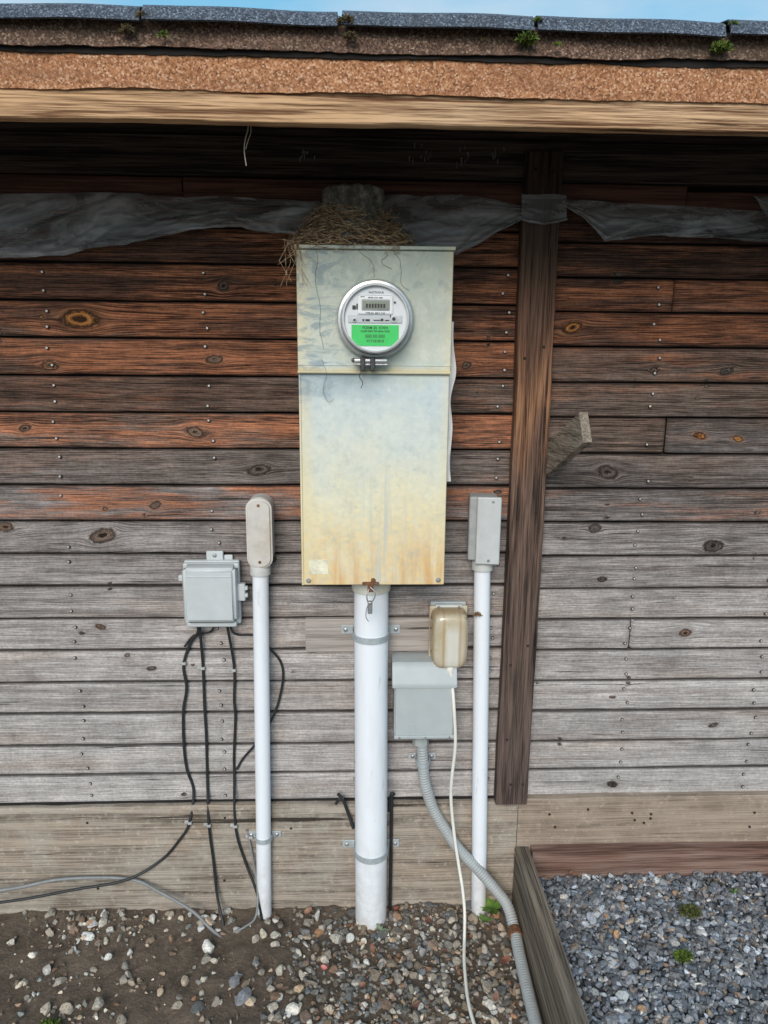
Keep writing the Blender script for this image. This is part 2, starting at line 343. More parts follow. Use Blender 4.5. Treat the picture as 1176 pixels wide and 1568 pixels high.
for i in range(6): j=(i+1)%6; bm.faces.new((a[i],a[j],b2[j],b2[i]))
bm.faces.new(a[::-1]); bm.faces.new(b2); bmob("roof_deck",bm,deckm,False,shed)
bm=bmesh.new()
sec=[(-.60,2.236),(1.45,2.845),(3.55,2.21),(3.55,2.225),(1.45,2.875),(-.60,2.299)]
a=[bm.verts.new((-2.42,y,z)) for y,z in sec]; b2=[bm.verts.new((2.62,y,z)) for y,z in sec]
for i in range(6): j=(i+1)%6; bm.faces.new((a[i],a[j],b2[j],b2[i]))
bm.faces.new(a[::-1]); bm.faces.new(b2); bmob("roof_covering",bm,SH,False,shed)
prof=[(-.44,2.352),(-.54,2.326),(-.60,2.313),(-.622,2.308),(-.633,2.301),(-.640,2.280)]
VV=[];FF=[];off=0
x=-2.387
while x<2.55:
    w=.337-rng.uniform(.004,.008); nx=14; dz=rng.normal(0,.0010); ti=rng.normal(-.001,.004); ph=rng.uniform(0,6)
    P=prof+[(y+.0045,z-.001) for y,z in prof[::-1]]
    for i in range(nx):
        u=i/(nx-1)
        for y,z in P: VV.append((x+u*w,y+.003*math.sin(u*5+ph)*(y<-.5),z+dz+ti*(u-.5)+.0007*math.sin(u*9+ph)))
    k=len(P); f=gridF(nx,k)+off; FF+=f.tolist()
    for i in range(nx-1): FF.append([off+i*k+k-1,off+i*k,off+(i+1)*k,off+(i+1)*k+k-1])
    for s in (0,nx-1):
        for i in range(5): FF.append([off+s*k+i,off+s*k+i+1,off+s*k+10-i,off+s*k+11-i])
    off+=nx*k; x+=.3375
par(npmesh("shingle_tabs",VV,FF,SH,False),shed)
mossm=NB("moss"); o=mossm.obj(); MO=mossm.fin(mossm.ramp(mossm.noise(o,90,4),[(.3,(.03,.045,.01)),(.55,(.11,.17,.02)),(.75,(.25,.32,.05))]),.95)
mossd=NB("dry_moss"); o=mossd.obj(); MD=mossd.fin(mossd.ramp(mossd.noise(o,90,4),[(.3,(.03,.025,.015)),(.55,(.12,.09,.04)),(.75,(.2,.2,.08))]),.95)
def moss(name,c,r,mat,n=260,p=None,sq=.7):
    VV=[];FF=[];o=0
    for _ in range(n):
        d=rng.normal(size=3); d/=np.linalg.norm(d); d[2]=abs(d[2])*1.0-.15
        q=np.array(c)+d*np.array([r,r*.7,r*sq])*rng.uniform(.4,1)
        L=rng.uniform(.15,.35)*r+.0015; t=d+rng.normal(size=3)*.6; t/=np.linalg.norm(t); s=np.cross(t,rng.normal(size=3)); s/=np.linalg.norm(s); s*=L*.3
        VV+=[q-s,q+s,q+t*L+s*.3,q+t*L-s*.3]; FF.append([o,o+1,o+2,o+3]); o+=4
    ob=npmesh(name,VV,FF,mat,False)
    if p: par(ob,p)
    return ob
for c,r,m,n in (((.296,-.632,2.266),.018,MO,450),((.312,-.635,2.295),.008,MO,120),((.64,-.632,2.260),.018,MO,350),((.655,-.635,2.298),.008,MO,100),((-.362,-.635,2.286),.011,MD,200),((-.33,-.63,2.260),.010,MO,90),((-.39,-.63,2.266),.014,MD,160),((-.018,-.635,2.286),.014,MD,260),((-.01,-.632,2.264),.012,MD,200),((.35,-.63,2.260),.007,MO,70),((-.30,-.63,2.260),.006,MD,60),((.22,-.63,2.263),.007,MD,60),((1.0,-.635,2.283),.013,MO,220),((-.7,-.635,2.283),.012,MD,200),((1.33,-.635,2.283),.012,MO,200)):
    moss("roof_moss",c,r,m,n,shed)

# ------------------------------------------------------------------ post and stub
postm=NB("post_wood"); b=postm; o=b.obj(); Z=b.sep(o)[2]
n1=b.noise(b.mul3(o,(70,70,2.2)),1,6,.68,.35); n2=b.noise(b.mul3(o,(300,300,8)),1,2,.6); k=b.mr(b.ma('ADD',b.ma('MULTIPLY',n1,.6),b.ma('MULTIPLY',n2,.4)),.41,.57)
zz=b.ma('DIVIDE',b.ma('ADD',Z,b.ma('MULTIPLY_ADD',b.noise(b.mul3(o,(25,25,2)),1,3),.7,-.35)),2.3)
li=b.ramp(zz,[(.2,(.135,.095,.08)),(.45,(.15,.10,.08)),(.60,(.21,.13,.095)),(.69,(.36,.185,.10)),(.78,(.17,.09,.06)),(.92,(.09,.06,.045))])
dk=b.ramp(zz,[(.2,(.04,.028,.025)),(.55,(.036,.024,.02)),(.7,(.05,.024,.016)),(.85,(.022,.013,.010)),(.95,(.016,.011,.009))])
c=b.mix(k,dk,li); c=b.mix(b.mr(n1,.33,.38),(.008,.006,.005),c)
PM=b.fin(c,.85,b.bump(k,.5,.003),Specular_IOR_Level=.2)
post=top("wooden_post",(.478,-.03,1.3))
def vplank(name,x0,x1,y0,y1,z0,z1,mat,p,seed):
    nz=90; V=[]; sec=[(x0,y1),(x0,y0+.003),(x0+.003,y0),((x0*2+x1)/3,y0),((x0+2*x1)/3,y0),(x1-.003,y0),(x1,y0+.003),(x1,y1)]
    for i in range(nz):
        z=z0+(z1-z0)*i/(nz-1); dx=(vnoise(z*2.,1.,seed)-.5)*.006
        for j,(x,y) in enumerate(sec): V.append((x+dx+(vnoise(z*14,j*1.,seed)-.5)*.0020,y,z))
    ob=npmesh(name,V,gridF(nz,8),mat,False); bm=bmesh.new(); bm.from_mesh(ob.data); bmesh.ops.holes_fill(bm,edges=[e for e in bm.edges if e.is_boundary]); bmesh.ops.recalc_face_normals(bm,faces=bm.faces); bm.to_mesh(ob.data); bm.free(); par(ob,p)
vplank("post_board",.429,.526,-.046,-.011,.381,2.232,PM,post,3)
bm=bmesh.new()
for x,z in ((.455,2.19),(.50,2.185),(.45,1.72),(.505,1.3),(.452,1.28),(.50,.9),(.452,.84),(.47,.45),(.507,.45),(.452,.60),(.5,1.75)):
    bmesh.ops.create_cone(bm,cap_ends=True,segments=10,radius1=.0042,radius2=.003,depth=.003,matrix=Matrix.Translation((x,-.0475,z))@Matrix.Rotation(math.radians(90),4,'X'))
bmob("post_nails",bm,rustm,False,post)
stub=top("wooden_bracket",(.54,-.12,1.5))
stm=wood("bracket_wood",(.34,.285,.23),(.11,.09,.07),1,1,(.35,.65),.6,(.36,.25,.17),.5)
A=Vector((.534,-.012,1.430)); B=Vector((.564,-.250,1.556)); d=(B-A); L=d.length; d.normalize(); sd_=d.cross(Vector((0,0,1))).normalized(); up_=sd_.cross(d)
bm=bmesh.new(); vs=[]
for e in (0,1):
    base=A+d*L*e
    for sx,uz in ((-.012,-.038),(.012,-.038),(.012,.042),(-.012,.042)):
        q=base+sd_*sx+up_*uz
        vs.append(bm.verts.new(q))
for f in ((0,1,2,3),(7,6,5,4),(0,4,5,1),(1,5,6,2),(2,6,7,3),(3,7,4,0)): bm.faces.new([vs[i] for i in f])
bmesh.ops.recalc_face_normals(bm,faces=bm.faces); bmesh.ops.bevel(bm,geom=bm.edges[:],offset=.0015,segments=1,affect='EDGES')
bmob("bracket_board",bm,stm,False,stub)

# ------------------------------------------------------------------ plastic sheeting
pl=NB("plastic_film"); o=pl.obj(); n=pl.noise(pl.mul3(o,(4,4,11)),1,5,.65,1.0)
pr=pl.n("ShaderNodeBsdfPrincipled"); pl.l(pl.mix(pl.mr(n,.35,.65),(.22,.22,.225),(.52,.52,.53)),pr.inputs["Base Color"]); pr.inputs["Roughness"].default_value=.25
pl.l(pl.bump(n,.5,.012),pr.inputs["Normal"]); tr=pl.n("ShaderNodeBsdfTransparent"); tr.inputs[0].default_value=(.86,.87,.89,1); mx=pl.n("ShaderNodeMixShader"); pl.l(pl.mr(n,.35,.68,.30,.78),mx.inputs[0]); pl.l(tr.outputs[0],mx.inputs[1]); pl.l(pr.outputs[0],mx.inputs[2]); pl.l(mx.outputs[0],pl.out.inputs[0]); PL=pl.m
plast=top("plastic_sheeting",(0,-.04,2.06))
def film(name,xz_top,xz_bot,y0,seed,amp=.012,step=.006):
    x0=xz_bot[0][0]; x1=xz_bot[-1][0]; nx=int((x1-x0)/step); xs=np.linspace(x0,x1,nx)
    zt=np.interp(xs,*zip(*xz_top)); zb=np.interp(xs,*zip(*xz_bot)); t=np.linspace(0,1,36)
    X,T=np.meshgrid(xs,t,indexing='ij'); zt=zt+(fbm(xs*9,xs*0,seed)-.47)*.014; zb=zb+(fbm(xs*12,xs*0,seed+2)-.47)*.016
    Z=zb[:,None]*(1-T)+zt[:,None]*T
    S=X*4-T*1.1; wx=fbm(X*3,T*2,seed+20)*1.6
    fold=np.abs(fbm(S*1.3+wx,Z*3+wx,seed,3)-.42)*2.6+.6*np.abs(vnoise(X*13-T*4+wx,T*1.5+wx,seed+9)-.5)+.5*np.abs(vnoise(X*5+Z*26+wx*2,Z*11,seed+4)-.5)+.25*np.abs(vnoise(X*30+wx*5,Z*34+wx*3,seed+6)-.5)
    Y=y0-amp*fold*(.45+1.0*(1-T))-.008*(1-T)
    hem=np.exp(-((T-.06)/.05)**2)*.008; Y=Y-hem
    ob=npmesh(name,np.stack([X,Y,Z],-1).reshape(-1,3),gridF(nx,36),PL,True); par(ob,plast)
film("sheet_near",[(-2.3,2.10),(-.886,2.112),(-.7,2.117),(-.1,2.108),(.1,2.125),(.255,2.132),(.43,2.10)],[(-2.3,1.93),(-1.3,1.94),(-.901,1.958),(-.738,1.968),(-.573,1.994),(-.440,2.024),(-.291,2.037),(-.159,2.020),(.05,2.0),(.260,1.985),(.33,2.015),(.36,2.035),(.426,2.063)],-.028,1,.030)
film("sheet_far",[(.53,2.125),(.60,2.12),(.75,2.112),(1.06,2.10),(2.5,2.10)],[(.53,2.10),(.575,2.08),(.60,2.055),(.640,2.018),(.66,2.022),(.8,2.035),(1.075,2.018),(1.6,2.0),(2.5,2.01)],-.024,4,.022)
film("sheet_post_wrap",[(.420,2.128),(.535,2.130)],[(.420,2.060),(.475,2.052),(.535,2.062)],-.052,7,.012,.004)
film("sheet_loose_end",[(1.02,2.135),(1.3,2.12)],[(1.02,2.128),(1.06,2.08),(1.10,2.02),(1.3,2.0)],-.045,11,.018)

# ------------------------------------------------------------------ meter box
mbox=top("electric_meter_box",(.045,-.09,1.55))
g=NB("galvanized_cover"); b=g; o=b.obj(); X,Y,Z=b.sep(o)
spg=b.sep(b.vor(o,95,'F1','Color'))[0]; n=b.noise(o,5,6,.68,.4); nn=b.noise(o,60,4,.7); vs_=b.noise(b.mul3(o,(55,1,1.6)),1,5,.6,.2); nm=b.noise(o,17,6,.75)
h=b.ma('ADD',Z,b.ma('MULTIPLY_ADD',n,.36,-.18)); h=b.mr(h,1.1,2.0)
c=b.ramp(h,[(.0,(.78,.57,.29)),(.18,(.80,.66,.39)),(.32,(.76,.71,.52)),(.46,(.64,.68,.63)),(.60,(.54,.62,.64)),(.68,(.53,.57,.50)),(1,(.47,.51,.42))])
c=b.mix(b.mr(spg,0,1,.0,.25),c,(.38,.46,.48)); c=b.mix(b.mr(nm,.50,.66,0,.4),c,(.76,.75,.65)); c=b.mix(b.mr(nm,.46,.34,0,.38),c,(.36,.42,.42))
ex=b.ma('MAXIMUM',b.mr(X,-.10,-.145,0,.8),b.mr(X,.205,.235,0,.5)); c=b.mix(b.ma('MULTIPLY',ex,b.mr(n,.3,.6,.2,1)),c,(.74,.62,.36))
st=b.ma('MULTIPLY',b.mr(vs_,.52,.60),b.ma('MULTIPLY',b.mr(Z,1.52,1.3),b.mr(b.ma('ABSOLUTE',b.ma('SUBTRACT',X,.06)),.09,.02))); c=b.mix(b.ma('MULTIPLY',st,.85),c,(.54,.55,.50))
rs=b.ma('MULTIPLY',b.mr(b.noise(b.mul3(o,(30,1,3)),1,4,.6),.50,.68,0,.7),b.mr(Z,1.30,1.15)); c=b.mix(rs,c,(.62,.31,.09))
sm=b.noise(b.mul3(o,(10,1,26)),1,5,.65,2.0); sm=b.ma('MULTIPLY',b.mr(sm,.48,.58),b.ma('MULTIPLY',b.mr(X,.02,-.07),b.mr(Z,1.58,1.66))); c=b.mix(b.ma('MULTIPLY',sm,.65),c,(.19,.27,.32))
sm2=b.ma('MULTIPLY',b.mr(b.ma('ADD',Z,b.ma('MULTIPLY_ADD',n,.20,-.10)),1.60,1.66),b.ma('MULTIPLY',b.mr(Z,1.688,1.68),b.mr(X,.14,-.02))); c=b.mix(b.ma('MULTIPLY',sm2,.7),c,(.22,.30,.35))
smr=b.noise(b.mul3(o,(20,1,14)),1,4,.65,1.5); c=b.mix(b.ma('MULTIPLY',b.mr(smr,.54,.64,0,.45),b.mr(Z,1.80,1.9)),c,(.25,.29,.27))
ge=b.mr(b.ma('ADD',Z,b.ma('MULTIPLY_ADD',nn,.02,-.01)),1.70,1.686,0,.6); ge=b.ma('MULTIPLY',ge,b.mr(Z,1.676,1.684)); c=b.mix(ge,c,(.62,.48,.2))
c=b.mix(b.mr(nn,.62,.72,0,.3),c,(.82,.79,.68))
GV=b.fin(c,.5,b.bump(b.noise(o,6,2),.12,.02,b.bump(nn,.06,.001)),.06)
sidem=simple("box_side_metal",(.42,.43,.38),.5,.2,20,.1,.2,dirt=(.45,.3,.12))
box("enclosure_body",-.137,.230,-.163,-.012,1.133,1.972,sidem,.003,mbox)
box("lower_cover",-.142,.234,-.172,-.158,1.128,1.681,GV,.003,mbox)
box("upper_cover",-.145,.2355,-.178,-.160,1.686,1.974,GV,.003,mbox)
box("upper_cover_lip",-.146,.2365,-.183,-.170,1.680,1.688,GV,.0025,mbox)
box("upper_cover_bend",-.145,.2355,-.1795,-.170,1.700,1.702,GV,.0008,mbox)
box("top_cap",-.149,.239,-.188,-.010,1.974,1.983,GV,.002,mbox)
box("cover_flange_left",-.1435,-.1385,-.1755,-.150,1.129,1.68,GV,.001,mbox)
box("sticker",-.124,-.074,-.1728,-.1715,1.158,1.198,simple("faded_sticker",(.76,.72,.55),.6,.3,50),.0003,mbox)
steel=simple("steel_hardware",(.40,.41,.42),.38,.3,80,.1,.6,dirt=(.18,.09,.05))
rust=simple("rusty_steel",(.20,.09,.045),.8,.5,120,.4,.3,dirt=(.45,.35,.25))
for i,(x,z) in enumerate(((-.126,1.141),(.218,1.142),(.045,1.141))): lathe("screw_%d"%i,[(0,.006),(.0045,.0055),(.0065,.003),(.0065,0)],(x,-.172,z),'y',steel if i<2 else rust,16,mbox)
box("hasp",.016,.060,-.180,-.168,1.129,1.137,rust,.002,mbox); box("hasp_tongue",.030,.046,-.180,-.174,1.110,1.134,rust,.002,mbox)
tube("seal_loop",[(.037,-.181,1.125),(.050,-.186,1.112),(.046,-.186,1.092),(.034,-.186,1.082),(.028,-.186,1.100),(.034,-.182,1.120)],.0018,steel,mbox,8)
box("seal_barrel",.030,.043,-.190,-.178,1.052,1.088,steel,.004,mbox,3)
tube("seal_wire",[(.036,-.184,1.088),(.028,-.19,1.07),(.026,-.188,1.045),(.033,-.184,1.03)],.0011,steel,mbox,6)
pa=simple("torn_paper",(.78,.77,.75),.8,.1,30)
nz=60; V=[]
for i in range(nz):
    z=1.40+.41*i/(nz-1)
    for j in range(7):
        w=.012+.010*vnoise(z*9,0.,3); V.append((.2345+w*j/6*1.0*(.4+vnoise(z*13.,.5,4)),-.125-.01*vnoise(z*20,j*.7,5)+.006*j/6,z))
par(npmesh("torn_label",V,gridF(nz,7),pa,True),mbox)

# meter
CX,CZ=.0455,1.811
grey=simple("meter_grey",(.50,.51,.53),.35,.1,40,.03)
ringm=simple("ring_metal",(.55,.56,.57),.3,.15,60,.05,.6)
lathe("socket_collar",[(.097,0),(.097,.008),(.092,.012),(.088,.012)],(CX,-.176,CZ),'y',GV,64,mbox)
lathe("seal_ring",[(.086,.0),(.0915,.002),(.0925,.010),(.0925,.020),(.0895,.026),(.084,.027),(.082,.020)],(CX,-.184,CZ),'y',ringm,72,mbox)
lathe("meter_body",[(.083,0),(.0825,.04),(.0795,.062),(.0785,.066),(.0755,.068),(.0745,.064),(.074,.055),(0,.055)],(CX,-.188,CZ),'y',simple("meter_housing",(.66,.68,.70),.2,.05,30,.02),72,mbox)
facem=simple("meter_face",(.66,.69,.72),.45,.06,50,.02)
yf=-.2445; fc=(.0445,1.8085)
lathe("face_plate",[(.0725,0),(.0725,.0012),(0,.0012)],(fc[0]+.0005,-.2432,fc[1]),'y',facem,64,mbox)
blk=simple("print_black",(.02,.02,.022),.5); lcd=simple("lcd",(.24,.27,.22),.25,.1,60); 
wht=simple("bezel_white",(.78,.80,.82),.4,.04)
box("bezel",fc[0]-.042,fc[0]+.042,yf-.003,yf+.001,fc[1]+.012,fc[1]+.056,wht,.004,mbox,3)
box("lcd_frame",fc[0]-.032,fc[0]+.034,yf-.0048,yf-.002,fc[1]+.021,fc[1]+.046,simple("lcd_frame",(.33,.35,.36),.4),.002,mbox)
box("lcd_screen",fc[0]-.029,fc[0]+.031,yf-.0055,yf-.004,fc[1]+.024,fc[1]+.043,lcd,.001,mbox)
for i in range(7): box("digit_%d"%i,fc[0]-.022+i*.0068,fc[0]-.0175+i*.0068,yf-.0062,yf-.0056,fc[1]+.027,fc[1]+.036,blk,0,mbox)
box("face_band",fc[0]-.064,fc[0]+.064,yf-.0015,yf+.0005,fc[1]-.008,fc[1]+.010,simple("band_grey",(.5,.53,.56),.4,.05),.002,mbox)
for i,(dx,dz,w,h) in enumerate(((-.050,.028,.008,.008),(-.043,.030,.003,.012),(-.018,-.001,.010,.004),(-.028,-.001,.004,.004),(.004,-.001,.016,.0016),(.016,.0,.006,.005),(.028,-.001,.010,.0016),(.046,.040,.004,.004),(-.030,.052,.010,.0015),(.036,.008,.002,.006))):
    box("mark_%d"%i,fc[0]+dx-w/2,fc[0]+dx+w/2,yf-.0036,yf-.0005,fc[1]+dz-h/2,fc[1]+dz+h/2,blk,0,mbox)
for i,(dx,dz,r) in enumerate(((-.049,-.001,.0055),(.044,.002,.0085))):
    lathe("port_%d"%i,[(r,0),(r,.003),(r*.7,.0035),(0,.0035)],(fc[0]+dx,yf-.001,fc[1]+dz),'y',grey,24,mbox); lathe("port_eye_%d"%i,[(r*.5,0),(r*.5,.001),(0,.001)],(fc[0]+dx,yf-.0045,fc[1]+dz),'y',blk,20,mbox)
gm=simple("green_label",(.04,.55,.12),.45,.08,40,.02)
bm=bmesh.new(); R=.0705
zt=-.012; hw=.056
pts=[(-hw,zt),(hw,zt)]
a0=math.acos(min(1,hw/R))
for i in range(25):
    a=-a0-(math.pi-2*a0)*i/24; xx=R*math.cos(a); z_=max(R*math.sin(a),-.0605); pts.append((xx,z_))
fr=[bm.verts.new((fc[0]+x,yf-.0012,fc[1]+z)) for x,z in pts]; f=bm.faces.new(fr[::-1]); 
ex_=bmesh.ops.extrude_face_region(bm,geom=[f]); bmesh.ops.translate(bm,verts=[v for v in ex_['geom'] if isinstance(v,bmesh.types.BMVert)],vec=(0,-.0006,0)); bmesh.ops.recalc_face_normals(bm,faces=bm.faces)
bmob("green_label",bm,gm,False,mbox)
def text(s,x,z,size,mat,y):
    cu=bpy.data.curves.new("lettering","FONT"); cu.body=s; cu.size=size; cu.align_x='CENTER'; cu.extrude=.0001; cu.materials.append(mat); cu.offset=.00012
    ob=bpy.data.objects.new("lettering",cu); ob.location=(x,y,z); ob.rotation_euler=(math.radians(90),0,0); COL.objects.link(ob); par(ob,mbox)
text("FORM 2S  KWH",fc[0],fc[1]-.0215,.0088,blk,yf-.0022); text("CL200 240V 3W 60Hz TA30",fc[0],fc[1]-.0285,.0058,blk,yf-.0022); text("||||||| ||||| |||||||",fc[0],fc[1]-.040,.0085,blk,yf-.0022); text("X17161810",fc[0],fc[1]-.052,.0088,blk,yf-.0022)
text("WATTHOUR",fc[0]+.002,fc[1]+.060,.0062,blk,yf-.0002); text("METER  kWh  0000",fc[0],fc[1]+.0485,.0042,blk,yf-.0035); text("TYPE AX  240 V  3 W",fc[0],fc[1]+.0135,.0050,blk,yf-.0035)
dkm=simple("dark_latch",(.06,.06,.065),.45,.3,80,.1,.5)
box("clamp_bar",CX-.052,CX+.030,-.222,-.200,CZ-.103,CZ-.093,ringm,.003,mbox)
for dx in(-.030,-.006): box("clamp_lug",CX+dx-.006,CX+dx+.006,-.226,-.190,CZ-.122,CZ-.090,dkm,.002,mbox)
tube("clamp_screw",[(CX-.048,-.215,CZ-.107),(CX+.03,-.215,CZ-.107)],.0035,steel,mbox,10,4)
tube("seal_wire_b",[(CX-.030,-.222,CZ-.115),(CX-.038,-.226,CZ-.135),(CX-.030,-.222,CZ-.150),(CX-.034,-.2,CZ-.165)],.0009,blk,mbox,6)
lathe("clamp_knob",[(.006,0),(.006,.006),(0,.007)],(CX-.052,-.215,CZ-.097),'y',dkm,16,mbox)

# ------------------------------------------------------------------ nest
nest=top("bird_nest",(-.01,-.11,2.0))
mud=NB("nest_mud"); o=mud.obj(); n=mud.noise(o,45,6,.75); MU=mud.fin(mud.ramp(n,[(.3,(.035,.032,.027)),(.5,(.17,.155,.13)),(.72,(.48,.45,.40))]),.95,mud.bump(n,.9,.012))
seg=72;V=[]
pf=[(.098,-.022),(.094,.0),(.086,.03),(.080,.055),(.077,.07),(.077,.085),(.077,.104),(.074,.120),(.066,.125),(.052,.114),(.035,.07),(.0,.06)]
for r,h in pf:
    for i in range(seg):
        a=2*math.pi*i/seg; k=1+.12*(fbm(math.cos(a)*6+9,h*40+math.sin(a)*6,3)-.47)*2
        V.append((-.006+r*k*math.cos(a),-.098+r*.8*k*math.sin(a),2.002+h+.010*(fbm(math.cos(a)*5,math.sin(a)*5+h*9,2)-.47)*(h>.05)))
F=[(j*seg+i,j*seg+(i+1)%seg,(j+1)*seg+(i+1)%seg,(j+1)*seg+i) for j in range(len(pf)-1) for i in range(seg)]
par(npmesh("mud_cup",V,F,MU,False),nest)
tw=NB("twigs"); o=tw.obj(); TW=tw.fin(tw.ramp(tw.noise(o,70,3,.75),[(.32,(.10,.06,.03)),(.5,(.42,.27,.15)),(.66,(.80,.62,.40))]),.85)
L=[]
for i in range(1600):
    a=rng.uniform(0,2*math.pi); hh=rng.beta(1.1,2.1); R=.158*(1-hh*.52)*rng.uniform(.55,1.04)+.008
    z=1.985+hh*.100+.004*rng.normal(); cx=-.014+R*math.cos(a)*1.0; cy=-.104+R*.60*math.sin(a)
    ln=rng.uniform(.02,.08); ta=a+math.pi/2+rng.normal(0,.6); el=rng.normal(-.05,.32)
    P=[]
    for s in (-.5,-.17,.17,.5):
        aa=ta+s*ln/.09*rng.uniform(.5,1.2)
        P.append((cx+s*ln*math.cos(aa),cy+s*ln*math.sin(aa)*.8,max(1.9845,z+s*ln*el+rng.normal(0,.0015))))
    L.append((np.array(P),rng.uniform(.0005,.0013)))
for i in range(120):
    a=rng.uniform(0,2*math.pi); z=2.03+rng.uniform(0,.045); R=.084-.06*(z-2.03)*1.2+rng.normal(0,.002); arc=rng.uniform(.2,.7)
    P=[(-.006+R*math.cos(a+t*arc),-.098+R*.82*math.sin(a+t*arc),z+t*rng.normal(0,.008)) for t in (0,.33,.66,1)]; L.append((np.array(P),rng.uniform(.0004,.0009)))
for i in range(36):
    lf=rng.random()<.4; x=rng.uniform(-.172,-.135) if lf else rng.uniform(-.13,.12); ln=rng.uniform(.03,.10) if lf else rng.uniform(.008,.025); y=-.192
    P=[(x+.02*rng.normal(),-.16,1.998),(x,y,1.988),(x+rng.normal(0,.010),y-.002,1.985-ln*.45),(x+rng.normal(0,.022),y+.003,1.985-ln)]; L.append((np.array(P),.0006))
join_tubes("twig_mass",L,TW,nest,4)
rt=simple("root_dark",(.13,.11,.085),.8)
rl=[[(-.097,1.985),(-.094,1.95),(-.099,1.91),(-.094,1.87),(-.088,1.84),(-.090,1.79),(-.080,1.74)],[(-.01,1.985),(.012,1.965),(.034,1.95),(.043,1.925),(.042,1.905)],[(.075,1.985),(.105,1.95),(.108,1.90),(.128,1.88)],[(.05,1.985),(.075,1.965),(.06,1.945),(.085,1.93)],[(-.088,1.72),(-.075,1.68),(-.083,1.64),(-.070,1.61),(-.055,1.62)]]
L=[]
for q in rl:
    P=catmull([(x,-.1795,z) for x,z in q],6); P[:,1]+=np.where(P[:,2]>1.975,-.010,0)+np.where(P[:,2]<1.679,.006,0)+np.where(P[:,2]<1.69,-.005,0); P[:,0]+=rng.normal(0,.0008,len(P)); L.append((P,.0004))
join_tubes("hanging_roots",L,rt,nest,5)

# ------------------------------------------------------------------ conduits
def pvc(name,col=(.80,.83,.88)):
    b=NB(name); o=b.obj(); X,Y,Z=b.sep(o); n=b.noise(b.mul3(o,(20,20,4)),1,6,.65)
    c=b.mix(b.mr(n,.5,.75,0,.3),col,(.56,.56,.56)); d=b.ma('MULTIPLY',b.mr(Z,.35,.0),b.mr(b.noise(o,25,5,.7),.35,.7,0,1)); c=b.mix(b.ma('MULTIPLY',d,.6),c,(.42,.36,.30))
    sc=b.noise(b.mul3(o,(60,60,9)),1,3,.6); c=b.mix(b.mr(sc,.66,.70,0,.35),c,(.42,.42,.42))
    return b.fin(c,.38,b.bump(b.noise(o,12,3),.05,.01))
PV=pvc("white_pvc"); gp=simple("grey_pvc",(.38,.41,.42),.45,.12,30,.05,dirt=(.3,.27,.22)); strapm=simple("strap_grey",(.40,.44,.46),.5,.2,60,.1,.1)
def strap(name,cx,cy,r,z,w,ears,p,mat=strapm,h=.018,t=.0035):
    V=[];n=25;sec=[(r+.0005,-h/2),(r+t,-h/2),(r+t,h/2),(r+.0005,h/2)]
    for i in range(n):
        a=math.pi*i/(n-1)
        for rr,hh in sec: V.append((cx+rr*math.cos(a),cy-rr*math.sin(a),z+hh))
    F=[(i*4+k,i*4+(k+1)%4,(i+1)*4+(k+1)%4,(i+1)*4+k) for i in range(n-1) for k in range(4)]
    par(npmesh(name+"_band",V,F,mat,False),p)
    for s in (-1,1):
        xa=cx+s*(r+.001); xb=cx+s*ears; box(name+"_leg",min(xa,xa+s*t),max(xa,xa+s*t),cy,w+.0,z-h/2,z+h/2,mat,.0008,p)
        box(name+"_ear",min(xa,xb),max(xa,xb),w-.004,w,z-h*.75,z+h*.75,mat,.0018,p,3)
        lathe(name+"_screw",[(.0065,0),(.0065,.003),(.003,.0045),(0,.0045)],(xb-s*.013,w-.004,z),'y',steel,6,p,False)
main=top("main_conduit",(.045,-.065,.56))
def cyl(name,a,b,r,mat,p,seg=32): 
    return tube(name,[a,tuple((np.array(a)+np.array(b))/2),b],r,mat,p,seg,3)
cyl("pipe",(.047,-.068,-.08),(.042,-.068,1.128),.0485,PV,main,48)
lathe("top_hub",[(.0535,0),(.0545,.004),(.0545,.045),(.050,.050)],(.042,-.068,1.082),'z',simple("hub_stained",(.70,.68,.60),.5,.1,30,dirt=(.5,.36,.18)),48,main)
strap("upper_strap",.042,-.068,.0485,.945,-.022,.086,main); strap("lower_strap",.046,-.068,.0485,.245,-.031,.088,main)
bb=top("backing_board",(.04,-.012,.926)); plank("board",-.147,.221,-.023,-.008,.876,.977,wood("backing_wood",(.47,.42,.39),(.24,.21,.19),0),bb,21,.001)
bx2=simple("rubber_black",(.02,.021,.023),.5,.3,60,.05)
gr=top("ground_cable",(.1,-.04,.2)); tube("rod",[(.112,-.036,.415),(.108,-.038,.40),(.108,-.040,.2),(.106,-.045,-.02)],.0055,bx2,gr,8); tube("loop",[(.118,-.036,.418),(.104,-.036,.405),(.1,-.04,.36)],.004,bx2,gr,8)
tube("rod_left",[(-.055,-.036,.42),(-.040,-.038,.40),(-.022,-.042,.35),(-.008,-.05,.31)],.0052,bx2,gr,8); tube("loop_left",[(-.062,-.036,.385),(-.052,-.038,.402),(-.035,-.038,.408)],.004,bx2,gr,8)

